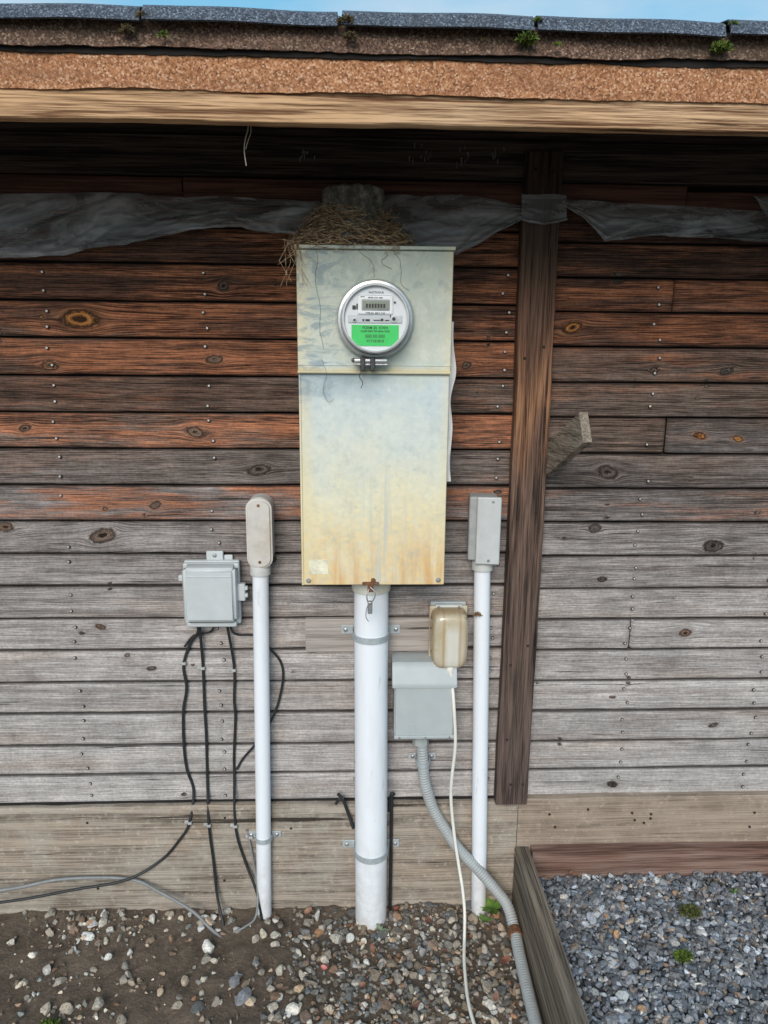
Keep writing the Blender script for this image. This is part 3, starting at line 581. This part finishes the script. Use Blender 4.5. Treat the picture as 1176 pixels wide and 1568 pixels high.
cl=top("side_conduit",(-.278,-.05,.6))
cyl("pipe",(-.2875,-.05,-.05),(-.268,-.05,1.15),.0225,PV,cl)
strap("strap",-.282,-.05,.0225,.283,-.031,.052,cl,h=.014)
lbm=simple("lb_grey",(.56,.57,.56),.5,.12,25,.05,dirt=(.42,.36,.27),dirtamt=.6)
lbf=simple("lb_cover",(.58,.55,.51),.55,.12,22,.08,dirt=(.42,.30,.18),dirtamt=.7)
def capsule(name,cx,y0,y1,z0,z1,r,mat,p,bev=.003):
    bm=bmesh.new(); pts=[]
    for i in range(13): a=math.pi*i/12; pts.append((cx+r*math.cos(a),z1-r*.8+r*.8*math.sin(a)))
    for i in range(13): a=math.pi+math.pi*i/12; pts.append((cx+r*math.cos(a),z0+r*.8+r*.8*math.sin(a)))
    f=bm.faces.new([bm.verts.new((x,y1,z)) for x,z in pts]); e=bmesh.ops.extrude_face_region(bm,geom=[f]); vv=[v for v in e['geom'] if isinstance(v,bmesh.types.BMVert)]
    bmesh.ops.translate(bm,verts=vv,vec=(0,y0-y1,0)); bmesh.ops.recalc_face_normals(bm,faces=bm.faces)
    ed=[q for q in bm.edges if all(abs(v.co.y-y0)<1e-6 for v in q.verts)]; bmesh.ops.bevel(bm,geom=ed,offset=bev,segments=3,affect='EDGES')
    return bmob(name,bm,mat,False,p)
capsule("elbow_body",-.265,-.070,-.012,1.150,1.345,.0335,lbm,cl,.002); capsule("elbow_cover",-.265,-.084,-.0705,1.146,1.344,.0350,lbf,cl,.006)
lathe("elbow_hub",[(.0285,0),(.0285,.028),(.026,.034)],(-.2685,-.05,1.122),'z',lbm,32,cl)
for z in(1.166,1.325): lathe("cover_screw",[(.004,0),(.004,.002),(0,.0025)],(-.265,-.084,z),'y',rust,12,cl)

cr=top("side_conduit",(.37,-.05,.6))
cyl("pipe",(.3885,-.05,-.05),(.356,-.05,1.17),.0232,PV,cr)
lathe("elbow_hub",[(.030,0),(.030,.022),(.027,.03)],(.3565,-.05,1.135),'z',lbm,32,cr)
lg=simple("lb_side",(.36,.37,.37),.5,.15,30,.05); lc=simple("lb_face",(.52,.54,.54),.45,.08,30,.04,dirt=(.40,.38,.35))
rz=Matrix.Rotation(math.radians(-7),4,'Z')
box("elbow_body",.314,.392,-.078,-.012,1.166,1.348,lg,.006,cr,3,rz); box("elbow_cover",.330,.396,-.094,-.080,1.160,1.350,lc,.004,cr,3,rz)
for x,z in((.372,1.338),(.365,1.172)): lathe("cover_screw",[(.004,0),(.004,.002),(0,.0025)],(x,-.094,z),'y',steel,12,cr)
moss("mud_spot",(.345,-.074,1.005),.013,simple("mud_brown",(.25,.15,.07),.9),160,cr,.8)

# ------------------------------------------------------------------ telecom box and cables
nid=top("telephone_junction_box",(-.407,-.05,1.06)); ngm=simple("nid_grey",(.52,.55,.565),.55,.06,25,.04,dirt=(.44,.44,.42),dirtamt=.5)
box("back_plate",-.485,-.330,-.030,-.012,.975,1.155,ngm,.004,nid)
box("mount_tab",-.424,-.376,-.020,-.010,1.150,1.180,ngm,.004,nid,3); lathe("tab_screw",[(.006,0),(.006,.003),(0,.004)],(-.400,-.020,1.168),'y',steel,6,nid,False); box("tab_b",-.374,-.350,-.018,-.010,1.150,1.168,ngm,.003,nid)
bm=bmesh.new(); bmesh.ops.create_cube(bm,size=1); bmesh.ops.scale(bm,verts=bm.verts,vec=(.152,.056,.166))
for v in bm.verts:
    if v.co.y<0: v.co.x*=.965; v.co.z*=.965
bmesh.ops.bevel(bm,geom=bm.edges[:],offset=.011,segments=4,affect='EDGES'); bmesh.ops.translate(bm,verts=bm.verts,vec=(-.407,-.058,1.068)); bmob("lid",bm,ngm,True,nid)
box("lid_lip",-.486,-.328,-.046,-.030,.972,1.152,ngm,.006,nid,3)
box("lid_bottom_lip",-.478,-.338,-.062,-.03,.968,.984,ngm,.005,nid,3)
box("lid_step",-.470,-.344,-.0875,-.080,1.122,1.126,ngm,.002,nid)
box("latch",-.334,-.312,-.060,-.040,1.045,1.095,ngm,.003,nid); box("latch_b",-.322,-.305,-.058,-.045,1.055,1.066,ngm,.002,nid); box("latch_c",-.322,-.305,-.058,-.045,1.076,1.087,ngm,.002,nid); box("latch_tab",-.498,-.480,-.050,-.036,1.10,1.118,ngm,.003,nid)
cab=top("cable_bundle",(-.4,-.03,.5)); gc=simple("grey_cable",(.22,.225,.23),.5,.2,40)
def Y(lst,y=-.012,ys=-.037): return [(x,(y if z>.40 else ys) if len(q)==0 else q[0],z) for x,z,*q in lst]
tube("cable_a",Y([(-.447,.985,-.04),(-.449,.95,-.03),(-.449,.832),(-.450,.70),(-.449,.602),(-.452,.45),(-.448,.316),(-.440,.20),(-.430,.08,-.05),(-.405,.0,-.09),(-.40,-.03,-.10)]),.0043,bx2,cab)
tube("cable_b",Y([(-.372,.985,-.04),(-.369,.949,-.03),(-.358,.821),(-.362,.72),(-.360,.665),(-.368,.55),(-.370,.482),(-.368,.314),(-.345,.2),(-.308,.105,-.06),(-.292,.02,-.075),(-.29,-.03,-.08)]),.0040,bx2,cab)
tube("cable_c",Y([(-.452,.985,-.04),(-.455,.94,-.03),(-.480,.905),(-.505,.833),(-.500,.76),(-.513,.687),(-.517,.58),(-.512,.495),(-.495,.42),(-.507,.328),(-.54,.27),(-.60,.20),(-.70,.152,-.06),(-.85,.13,-.07),(-1.104,.094,-.08),(-1.6,.07,-.1),(-2.2,.05,-.12)]),.0042,bx2,cab)
tube("cable_d",Y([(-.365,.985,-.04),(-.350,.937,-.03),(-.30,.925),(-.27,.91,-.022),(-.248,.882,-.02),(-.222,.84),(-.216,.79),(-.233,.706),(-.262,.64,-.022),(-.294,.589,-.02),(-.34,.53),(-.362,.492)]),.0036,bx2,cab)
tube("cable_e",Y([(-.40,.985,-.04),(-.42,.94,-.02),(-.47,.925,-.012),(-.50,.89,-.012)]),.003,bx2,cab)
tube("cable_f",Y([(-2.2,.15,-.09),(-1.5,.135,-.08),(-1.099,.130,-.07),(-.90,.150,-.05),(-.701,.143,-.045),(-.60,.105,-.06),(-.503,.055,-.08),(-.45,.015,-.10),(-.403,-.005,-.13),(-.38,-.02,-.15)]),.0050,gc,cab)
tube("cable_g",Y([(-.37,.02,-.13),(-.335,.03,-.12),(-.305,.05,-.10),(-.305,.12,-.06),(-.33,.28,-.035),(-.335,.30,-.035)]),.0032,gc,cab)
clipm=simple("clip",(.42,.42,.41),.5)
for x,z in((-.449,.822),(-.359,.815),(-.503,.838),(-.448,.318),(-.368,.314),(-.505,.328),(-.322,.275)):
    y0=-.02 if z>.4 else -.043
    box("cable_clip",x-.006,x+.006,y0,y0+.014,z-.003,z+.005,clipm,.0015,cab); lathe("clip_nail",[(.004,0),(.0035,.003),(0,.004)],(x-.013,y0+.012,z+.001),'y',steel,8,cab); box("clip_ear",x-.017,x-.005,y0+.008,y0+.013,z-.004,z+.006,clipm,.001,cab)

# ------------------------------------------------------------------ disconnect, outlet, flex conduit, cord
dis=top("disconnect_switch_box",(.195,-.05,.75)); dm=simple("disconnect_grey",(.42,.455,.465),.45,.06,22,.03,dirt=(.45,.46,.43),dirtamt=.4)
box("box_body",.110,.284,-.086,-.012,.642,.856,dm,.004,dis)
bm=bmesh.new(); sec=[(-.012,.868),(-.012,.80),(-.112,.80),(-.112,.812),(-.094,.860),(-.085,.868)]
a=[bm.verts.new((.103,y,z)) for y,z in sec]; b2=[bm.verts.new((.287,y,z)) for y,z in sec]
for i in range(6): j=(i+1)%6; bm.faces.new((a[i],a[j],b2[j],b2[i]))
bm.faces.new(a[::-1]); bm.faces.new(b2); bmesh.ops.recalc_face_normals(bm,faces=bm.faces); bmesh.ops.bevel(bm,geom=bm.edges[:],offset=.002,segments=2,affect='EDGES'); bmob("hood",bm,dm,False,dis)
box("door",.113,.281,-.104,-.0865,.648,.7985,dm,.004,dis); box("door_lip",.110,.284,-.108,-.0865,.640,.650,dm,.002,dis)
lathe("knockout",[(.0125,0),(.0125,.0012),(.0105,.0014),(.010,.0006),(0,.0006)],(.160,-.104,.672),'y',dm,28,dis)
for x in(.125,.20,.27): lathe("door_screw",[(.003,0),(.003,.002),(0,.0025)],(x,-.108,.645),'y',steel,10,dis)
fx=top("flexible_conduit",(.3,-.1,.3)); fm=simple("liquidtight_grey",(.38,.40,.405),.5,.12,30,.05,dirt=(.35,.32,.28))
P=catmull([(.192,-.05,.64),(.196,-.05,.58),(.201,-.05,.525),(.206,-.05,.47),(.217,-.05,.426),(.236,-.05,.37),(.262,-.052,.322),(.312,-.060,.245),(.365,-.070,.188),(.412,-.085,.138),(.458,-.115,.090),(.472,-.155,.055),(.474,-.20,.040),(.472,-.25,.036),(.470,-.33,.032),(.468,-.42,.030),(.467,-.55,.027),(.465,-.8,.026),(.45,-1.2,.02),(.40,-1.8,.01)],40)
dd=np.r_[0,np.cumsum(np.linalg.norm(np.diff(P,axis=0),axis=1))]; r=.0168+.0008*np.sin(dd*2*math.pi/.0085)
V,F=tubeVF(P,r,16); par(npmesh("flex_tube",V,F,fm,True),fx)
lathe("connector",[(.022,0),(.024,.002),(.024,.02),(.021,.022),(.021,.04),(.027,.042),(.027,.05)],(.192,-.05,.592),'z',gp,8,fx,False)
strap("strap",.201,-.05,.017,.53,-.010,.042,fx,h=.014)
lathe("coupling",[(.0175,-.016),(.021,-.014),(.021,.0),(.019,.002),(.021,.004),(.021,.014),(.0175,.016)],(.4735,-.185,.045),'y',rust,20,fx)
ou=top("outlet_cover",(.266,-.07,.935))
ob_=NB("yellowed_plastic"); b=ob_; o=b.obj(); X,Yy,Z=b.sep(o)
n=b.noise(b.mul3(o,(30,10,9)),1,4,.6)
lw=b.n("ShaderNodeLayerWeight"); lw.inputs[0].default_value=.35
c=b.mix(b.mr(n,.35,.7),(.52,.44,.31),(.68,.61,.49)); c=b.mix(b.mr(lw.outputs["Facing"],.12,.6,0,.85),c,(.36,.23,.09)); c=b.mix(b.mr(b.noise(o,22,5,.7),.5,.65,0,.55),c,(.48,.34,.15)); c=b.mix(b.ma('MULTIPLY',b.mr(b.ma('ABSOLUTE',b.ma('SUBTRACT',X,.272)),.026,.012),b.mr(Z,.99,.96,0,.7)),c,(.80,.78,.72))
for xr in (.246,.292): c=b.mix(b.mr(b.ma('ABSOLUTE',b.ma('SUBTRACT',X,xr)),.006,.001,0,.55),c,(.42,.27,.10))
OU=b.fin(c,.2,b.bump(n,.2,.006),Transmission_Weight=.15,Coat_Weight=.4)
box("wall_plate",.214,.318,-.030,-.012,.862,1.03,gp,.004,ou); box("hinge",.226,.306,-.046,-.028,1.012,1.026,lbm,.005,ou,3)
for x in(.236,.296): lathe("hinge_knob",[(.005,0),(.005,.008)],(x,-.045,1.019),'y',lbm,12,ou)
def pillow(name,cx,cz,w,h,y0,depth,mat,p):
    V=[];seg=64;lv_=[(1.0,0),(1.0,.25),(.985,.5),(.95,.72),(.89,.88),(.80,.96),(.66,.995),(.4,1.0),(0,1.0)]
    for s,d_ in lv_:
        for i in range(seg):
            a=2*math.pi*i/seg; c_,s_=math.cos(a),math.sin(a); e=.38; tz=1-.06*(s_<0)*abs(s_)
            V.append((cx+w/2*s*tz*math.copysign(abs(c_)**e,c_),y0-depth*d_,cz+(h/2-(1-s)*w/2 if s>0 else 0)*math.copysign(abs(s_)**e,s_)*(1 if s>.05 else 0)))
    F=[(j*seg+i,j*seg+(i+1)%seg,(j+1)*seg+(i+1)%seg,(j+1)*seg+i) for j in range(len(lv_)-1) for i in range(seg)]
    ob=npmesh(name,V,F,mat,True); bm=bmesh.new(); bm.from_mesh(ob.data); bmesh.ops.remove_doubles(bm,verts=bm.verts,dist=1e-5); bmesh.ops.recalc_face_normals(bm,faces=bm.faces); bm.to_mesh(ob.data); bm.free()
    for q in ob.data.polygons: q.use_smooth=True
    par(ob,p)
pillow("bubble_cover",.266,.935,.108,.170,-.036,.072,OU,ou)
box("cover_rim",.2105,.3215,-.042,-.030,.848,1.022,OU,.005,ou,4)
co=top("extension_cord",(.3,-.15,.4)); wc=simple("white_cord",(.80,.77,.70),.5,.08,20,.03,dirt=(.5,.44,.36))
tube("cord",[(.266,-.075,.875),(.268,-.098,.852),(.275,-.10,.80),(.279,-.112,.75),(.286,-.112,.66),(.287,-.108,.60),(.282,-.095,.50),(.284,-.085,.42),(.298,-.082,.30),(.312,-.095,.21),(.3217,-.12,.150),(.326,-.15,.09),(.322,-.185,.035),(.312,-.25,.024),(.306,-.32,.022),(.303,-.39,.022),(.308,-.46,.022),(.33,-.6,.02),(.34,-.9,.02),(.25,-1.4,.012),(.1,-2.2,.01)],.0048,wc,co,10,14)
lathe("plug_collar",[(.009,0),(.012,.004),(.012,.022),(.009,.026)],(.268,-.092,.838),'z',wc,20,co)

tn=top("hanging_twine",(-.21,-.5,2.13)); tube("strand",[(-.205,-.50,2.175),(-.208,-.50,2.15),(-.214,-.5,2.13),(-.216,-.5,2.11),(-.213,-.5,2.085)],.0011,simple("twine",(.6,.55,.45),.8),tn,6)
tube("strand_b",[(-.205,-.50,2.173),(-.202,-.50,2.148),(-.209,-.5,2.128),(-.213,-.5,2.115)],.0008,bpy.data.materials["twine"],tn,6)

# ------------------------------------------------------------------ ground
gd=NB("dirt"); b=gd; o=b.obj(); n=b.noise(o,6,7,.7); n2=b.noise(o,70,5,.75); v=b.vor(o,160)
c=b.mix(b.mr(n,.35,.65),(.075,.052,.037),(.17,.125,.09)); c=b.mix(b.mr(n2,.5,.7,0,.7),c,(.25,.195,.15)); c=b.mix(b.mr(v,.15,.0,0,.5),c,(.28,.25,.21))
DI=b.fin(c,.95,b.bump(n2,.9,.012))
def axis(lo,hi,step,far):
    a=list(np.arange(lo,hi,step)); s=step; q=hi
    while q<far: a.append(q); s*=1.5; q+=s
    a.append(far); s=step; q=lo; pre=[]
    while q>-far: s*=1.5; q-=s; pre.append(max(q,-far))
    return np.array(sorted(set(pre))+a)
def gheight(x,y): 
    near=np.exp(-((np.minimum(0,y))/.12)**2)*.022
    return -.004+near+(fbm(x*5,y*5,11)-.47)*.03+(fbm(x*28,y*28,12)-.47)*.016
gx=axis(-1.5,.6,.010,60); gy=axis(-1.3,.02,.010,60)
X_,Y_=np.meshgrid(gx,gy,indexing='ij'); fade=np.exp(-np.maximum(0,np.hypot(X_,Y_+.6)-2.5)/2); Zg=gheight(X_,Y_)*fade-.02*(1-fade)
npmesh("ground",np.stack([X_,Y_,Zg],-1).reshape(-1,3),gridF(len(gx),len(gy)),DI,True)
def bedh(x,y): return .142+(fbm(x*4,y*4,31)-.47)*.03-.012*np.clip(-y,0,1)
bm=bmesh.new(); bmesh.ops.create_icosphere(bm,subdivisions=2,radius=1); bv=np.array([v.co[:] for v in bm.verts]); bf=np.array([[v.index for v in f.verts] for f in bm.faces]); bm.free()
vars_=[]
for k in range(28):
    v=bv.copy()
    for _ in range(9):
        nrm=rng.normal(size=3); nrm/=np.linalg.norm(nrm); c0=rng.uniform(.35,.75); dpt=v@nrm; v=v-np.maximum(0,dpt-c0)[:,None]*nrm
    vars_.append(v*np.array([1,rng.uniform(.6,.95),rng.uniform(.45,.8)])*1.4)
vars_=np.array(vars_)
def stones(name,P,R,C,mat):
    n=len(P); q=rng.normal(size=(n,4)); q/=np.linalg.norm(q,axis=1)[:,None]; w,x,y,z=q.T
    M=np.stack([1-2*(y*y+z*z),2*(x*y-z*w),2*(x*z+y*w),2*(x*y+z*w),1-2*(x*x+z*z),2*(y*z-x*w),2*(x*z-y*w),2*(y*z+x*w),1-2*(x*x+y*y)],-1).reshape(n,3,3)
    V=vars_[rng.integers(0,len(vars_),n)]; V=np.einsum('nij,nkj->nki',M,V)*R[:,None,None]; V[:,:,2]*=.8; V+=P[:,None,:]
    F=(bf[None]+(np.arange(n)*42)[:,None,None]).reshape(-1,3); CC=np.repeat(np.c_[C,np.ones(n)],42,axis=0)
    return npmesh(name,V.reshape(-1,3),F,mat,False,{"scol":('FLOAT_COLOR',CC)})
sm_=NB("stone"); b=sm_; o=b.obj(); ac=b.attr("scol","Color"); n=b.noise(o,170,4,.7); c=b.mix(1,ac,b.ramp(n,[(.3,.55),(.5,1.),(.7,1.5)]),'MULTIPLY'); ST=b.fin(c,.8,b.bump(n,.4,.002))
def cols(n,base,sd,warm=.06):
    v=np.clip(rng.lognormal(0,sd,n),.3,3); t=rng.normal(0,warm,n); base=np.array(base); C=base[None]*v[:,None]; C[:,0]*=1+t; C[:,2]*=1-t; return np.clip(C,.01,.8)
bed=top("gravel_bed",(1.5,-.7,.1))
gx=np.linspace(.543,2.6,120); gy=np.linspace(-2.2,-.03,120); X_,Y_=np.meshgrid(gx,gy,indexing='ij')
gb=NB("gravel_base"); o=gb.obj(); GB=gb.fin(gb.mix(gb.noise(o,80,5,.7),(.03,.031,.033),(.10,.104,.11)),.95)
V=np.stack([X_,Y_,bedh(X_,Y_)-.008],-1); V[-1,:,2]=-.05; V[:,0,2]=-.05
par(npmesh("gravel_base",V.reshape(-1,3),gridF(120,120),GB,True),bed)
na,nb_=10500,4000; n=na+nb_; px=np.concatenate([rng.uniform(.55,1.5,na),rng.uniform(.55,2.6,nb_)]); py=np.concatenate([-rng.uniform(.068,.80,na),-rng.uniform(.068,2.15,nb_)])
R=np.clip(rng.lognormal(math.log(.0070),.38,n),.0032,.0165); pz=bedh(px,py)+rng.uniform(-.008,.006,n)-R*.1
px=np.maximum(px,.552+R*.6)
C=cols(n,(.17,.18,.20),.45,.05); lt=rng.random(n)<.07; C[lt]=cols(lt.sum(),(.48,.48,.47),.15,.05); br=rng.random(n)<.08; C[br]=cols(br.sum(),(.28,.20,.145),.3,.1)
par(stones("gravel_stones",np.c_[px,py,pz],R,C,ST),bed)
gl=top("gravel",(-.4,-.6,0))
n=24000; px=rng.uniform(-1.6,.485,n); py=-rng.uniform(.035,1.4,n)
dens=np.clip(.035+ .90*np.clip((px+.26)/.26,0,1)+ .75*np.exp(-((px+.80)/.15)**2-((py+.10)/.07)**2)+.14*(fbm(px*7,py*7,77)>.52)+.5*np.exp(-((px+.46)/.10)**2-((py+.06)/.04)**2)+.12*np.clip((-py-.30)/.1,0,1)*(px>-.9),0,1)
keep=rng.random(n)<dens*(.85-.35*(py<-.7)); px,py=px[keep],py[keep]; n=len(px)
R=np.clip(rng.lognormal(math.log(.0060),.52,n),.0024,.0175); pz=gheight(px,py)+R*.10+rng.uniform(-.001,.004,n)
lf=np.clip((-.2-px)/.3,0,1)[:,None]
C=cols(n,(.215,.185,.15),.45,.09)*(1+.45*lf); br=rng.random(n)<.18; C[br]=cols(br.sum(),(.24,.15,.10),.3,.12); bl=(rng.random(n)<.30)&(px>-.3); C[bl]=cols(bl.sum(),(.14,.135,.13),.3,.04); lt=rng.random(n)<.08; C[lt]=cols(lt.sum(),(.56,.53,.48),.15,.05)
par(stones("loose_gravel",np.c_[px,py,pz],R,C,ST),gl)
big=[(-.431,-.176,.026,(.66,.63,.58)),(-.78,-.05,.014,(.55,.53,.50)),(-.80,-.09,.014,(.52,.50,.48)),(-.74,-.11,.013,(.5,.47,.43)),(-.25,-.075,.014,(.48,.45,.4)),(-.12,-.065,.017,(.42,.40,.36)),(-.47,-.10,.013,(.50,.48,.46)),(-.44,-.07,.012,(.52,.50,.46)),(-.70,-.36,.020,(.40,.36,.30)),(-.34,-.30,.021,(.22,.22,.235)),(-.31,-.345,.023,(.2,.2,.22)),(-.22,-.27,.017,(.38,.34,.28)),(-.28,-.13,.015,(.48,.43,.33)),(-.24,-.14,.014,(.46,.43,.36)),(-.06,-.15,.017,(.38,.35,.3)),(-.48,-.28,.015,(.46,.37,.28)),(.0,-.24,.014,(.4,.38,.36)),(.12,-.30,.015,(.3,.26,.22)),(.2,-.2,.015,(.26,.25,.24)),(-.17,-.20,.014,(.45,.41,.35)),(-.88,-.24,.015,(.44,.41,.38)),(-.38,-.36,.014,(.3,.26,.22)),(.3,-.12,.013,(.4,.38,.35)),(-.16,-.33,.015,(.5,.36,.23)),(-.72,-.20,.013,(.6,.58,.54)),(-.36,-.11,.013,(.44,.41,.38))]
for _ in range(56):
    x=rng.uniform(-.30,.47) if rng.random()<.8 else rng.uniform(-.95,-.3); y=-rng.uniform(.05,.42); big.append((x,y,rng.uniform(.009,.015),tuple(np.array((.40,.35,.29))*rng.uniform(.5,1.35))))
P=np.array([(x,y,float(gheight(np.array(x),np.array(y)))+r*.45) for x,y,r,c in big]); par(stones("larger_rocks",P,np.array([b_[2] for b_ in big]),np.array([b_[3] for b_ in big]),ST),gl)
tm=top("edging_timber",(.52,-.8,.1)); tmm=wood("timber_wood",(.26,.215,.17),(.05,.04,.032),1,1,(.36,.64),.9,(.33,.25,.17),.6,cracks=.40)
box("timber",.495,.540,-1.75,-.033,-.06,.226,tmm,.005,tm,2)
lv=top("fallen_leaves",(0,-.3,0))
def leaf(x,y,z,s,col,i):
    nu,nv=7,5; V=[]; a=rng.uniform(0,6.28); tl=rng.normal(0,.35,2)
    for u in range(nu):
        for v in range(nv):
            U=u/(nu-1)*2-1; W=(v/(nv-1)*2-1)*math.sqrt(max(0.0,1-U*U))*.5; q=Vector((U*s,W*s,s*.35*U*U+s*.5*W*W+s*.06*rng.normal())); q.rotate(Matrix.Rotation(tl[0],3,'X')@Matrix.Rotation(tl[1],3,'Y')@Matrix.Rotation(a,3,'Z')); V.append((x+q.x,y+q.y,z+q.z))
    par(npmesh("leaf_%d"%i,V,gridF(nu,nv),simple("leaf_%d"%i,col,.7,.4,60),True),lv)
for i,(x,y,z,s,c) in enumerate([(.43,-.26,.022,.020,(.22,.09,.055)),(.26,-.22,.02,.016,(.24,.12,.09)),(.30,-.30,.02,.015,(.2,.09,.055)),(-.09,-.27,.02,.012,(.60,.2,.18)),(.66,-.09,.165,.018,(.34,.16,.10)),(.13,-.06,.03,.016,(.28,.10,.06)),(.22,-.10,.02,.017,(.22,.09,.06)),(.05,-.20,.02,.015,(.2,.09,.06)),(-.2,-.34,.02,.016,(.22,.14,.1)),(.16,-.40,.02,.017,(.2,.1,.07)),(.38,-.38,.02,.015,(.26,.14,.1)),(-.6,-.30,.015,.012,(.3,.22,.15)),(-.15,-.06,.03,.015,(.3,.16,.1)),(-.55,-.15,.015,.013,(.22,.13,.08)),(.9,-.35,.16,.012,(.3,.2,.12)),(1.1,-.12,.16,.013,(.28,.18,.1)),(.02,-.33,.02,.014,(.30,.15,.10)),(-.02,-.12,.025,.013,(.26,.12,.07)),(.34,-.17,.02,.014,(.28,.13,.08)),(.45,-.35,.02,.013,(.24,.11,.07))]): leaf(x,y,z,s,c,i)
def weed(name,c,n,s,col):
    t=top(name,c); m=simple(name+"_leaf",col,.6,.3,50); VV=[];FF=[];o=0
    for k in range(n):
        a=rng.uniform(0,6.28); L=s*rng.uniform(.6,1.2); w=L*.22; e=rng.uniform(.3,1.1)
        for i in range(5):
            u=i/4; rr=L*u*math.cos(e*(1-u*.5)); zz=L*u*math.sin(e)*(1-.35*u); ww=w*math.sin(math.pi*min(.97,max(.08,u)))
            for sg in(-1,1): VV.append((c[0]+rr*math.cos(a)-sg*ww*math.sin(a),c[1]+rr*math.sin(a)+sg*ww*math.cos(a),c[2]+zz))
            if i<4: FF.append([o+i*2,o+i*2+1,o+i*2+3,o+i*2+2])
        o+=10
    par(npmesh("leaves",VV,FF,m,True),t)
weed("small_weed",(.425,-.065,.024),20,.048,(.16,.30,.05)); weed("small_weed",(.40,-.10,.014),8,.026,(.13,.22,.05)); weed("small_weed",(.075,-.13,.014),10,.024,(.22,.27,.17)); weed("small_weed",(1.14,-.16,.15),8,.018,(.12,.24,.05))
mg=top("moss_clump",(.97,-.24,.15)); moss("tuft",(.97,-.235,.152),.030,simple("moss_dark",(.10,.11,.03),.9,.5,60),500,mg,.45)
mg=top("moss_clump",(.88,-.395,.15)); moss("tuft",(.88,-.395,.152),.025,MO,420,mg,.5)
mg=top("moss_clump",(-.80,-.44,.0)); moss("tuft",(-.80,-.43,.01),.03,MO,300,mg,.3)

# ------------------------------------------------------------------ light, sky, camera
EL=math.radians(29); AZ=math.radians(192)
w=bpy.data.worlds.new("World"); scene.world=w; w.use_nodes=True; nt=w.node_tree; nt.nodes.clear()
ou_=nt.nodes.new("ShaderNodeOutputWorld"); bg=nt.nodes.new("ShaderNodeBackground"); sk=nt.nodes.new("ShaderNodeTexSky"); sk.sky_type='NISHITA'; sk.sun_disc=False
sk.sun_elevation=EL; sk.sun_rotation=AZ; sk.air_density=1.0; sk.dust_density=1.0; sk.ozone_density=1.0
tc=nt.nodes.new("ShaderNodeTexCoord"); mp=nt.nodes.new("ShaderNodeMapping"); mp.inputs["Scale"].default_value=(2,2,7); nz_=nt.nodes.new("ShaderNodeTexNoise"); nz_.inputs["Scale"].default_value=1.6; nz_.inputs["Detail"].default_value=7
rp=nt.nodes.new("ShaderNodeMapRange"); rp.inputs[1].default_value=.38; rp.inputs[2].default_value=.68; rp.inputs[3].default_value=.0; rp.inputs[4].default_value=1
cm=nt.nodes.new("ShaderNodeMix"); cm.data_type='RGBA'; cm.inputs[6].default_value=(1.5,4.1,5.9,1); cm.inputs[7].default_value=(4.4,5.4,6.0,1)
mx=nt.nodes.new("ShaderNodeMix"); mx.data_type='RGBA'; mx.inputs[0].default_value=.74
nt.links.new(tc.outputs["Generated"],mp.inputs[0]); nt.links.new(mp.outputs[0],nz_.inputs["Vector"]); nt.links.new(nz_.outputs["Fac"],rp.inputs[0]); nt.links.new(rp.outputs[0],cm.inputs[0]); nt.links.new(cm.outputs[2],mx.inputs[7]); nt.links.new(sk.outputs[0],mx.inputs[6]); nt.links.new(mx.outputs[2],bg.inputs[0]); bg.inputs[1].default_value=.15; nt.links.new(bg.outputs[0],ou_.inputs[0])
sl=bpy.data.lights.new("sun","SUN"); sl.energy=2.7; sl.angle=math.radians(32); sl.color=(1,.92,.83); so=bpy.data.objects.new("sun",sl); COL.objects.link(so)
dv=Vector((math.sin(AZ)*math.cos(EL),math.cos(AZ)*math.cos(EL),math.sin(EL))); so.rotation_euler=dv.to_track_quat('Z','Y').to_euler(); so.location=dv*10
cam=bpy.data.cameras.new("camera"); cob=bpy.data.objects.new("camera",cam); COL.objects.link(cob); scene.camera=cob
yaw=math.radians(2.2); pt=math.radians(12.4); th=math.radians(.5)
f=Vector((math.sin(yaw)*math.cos(pt),math.cos(yaw)*math.cos(pt),-math.sin(pt))); r0=Vector((math.cos(yaw),-math.sin(yaw),0)); u0=r0.cross(f)
r=r0*math.cos(th)+u0*math.sin(th); u=-r0*math.sin(th)+u0*math.cos(th)
M3=Matrix((r,u,-f)).transposed(); cob.matrix_world=Matrix.Translation((0,-2.05,1.74))@M3.to_4x4()
cam.sensor_fit='VERTICAL'; cam.sensor_height=36; cam.lens=36*1132/1568; cam.clip_start=.02; cam.clip_end=500
scene.view_settings.view_transform='Standard'; scene.view_settings.look='None'; scene.view_settings.exposure=0
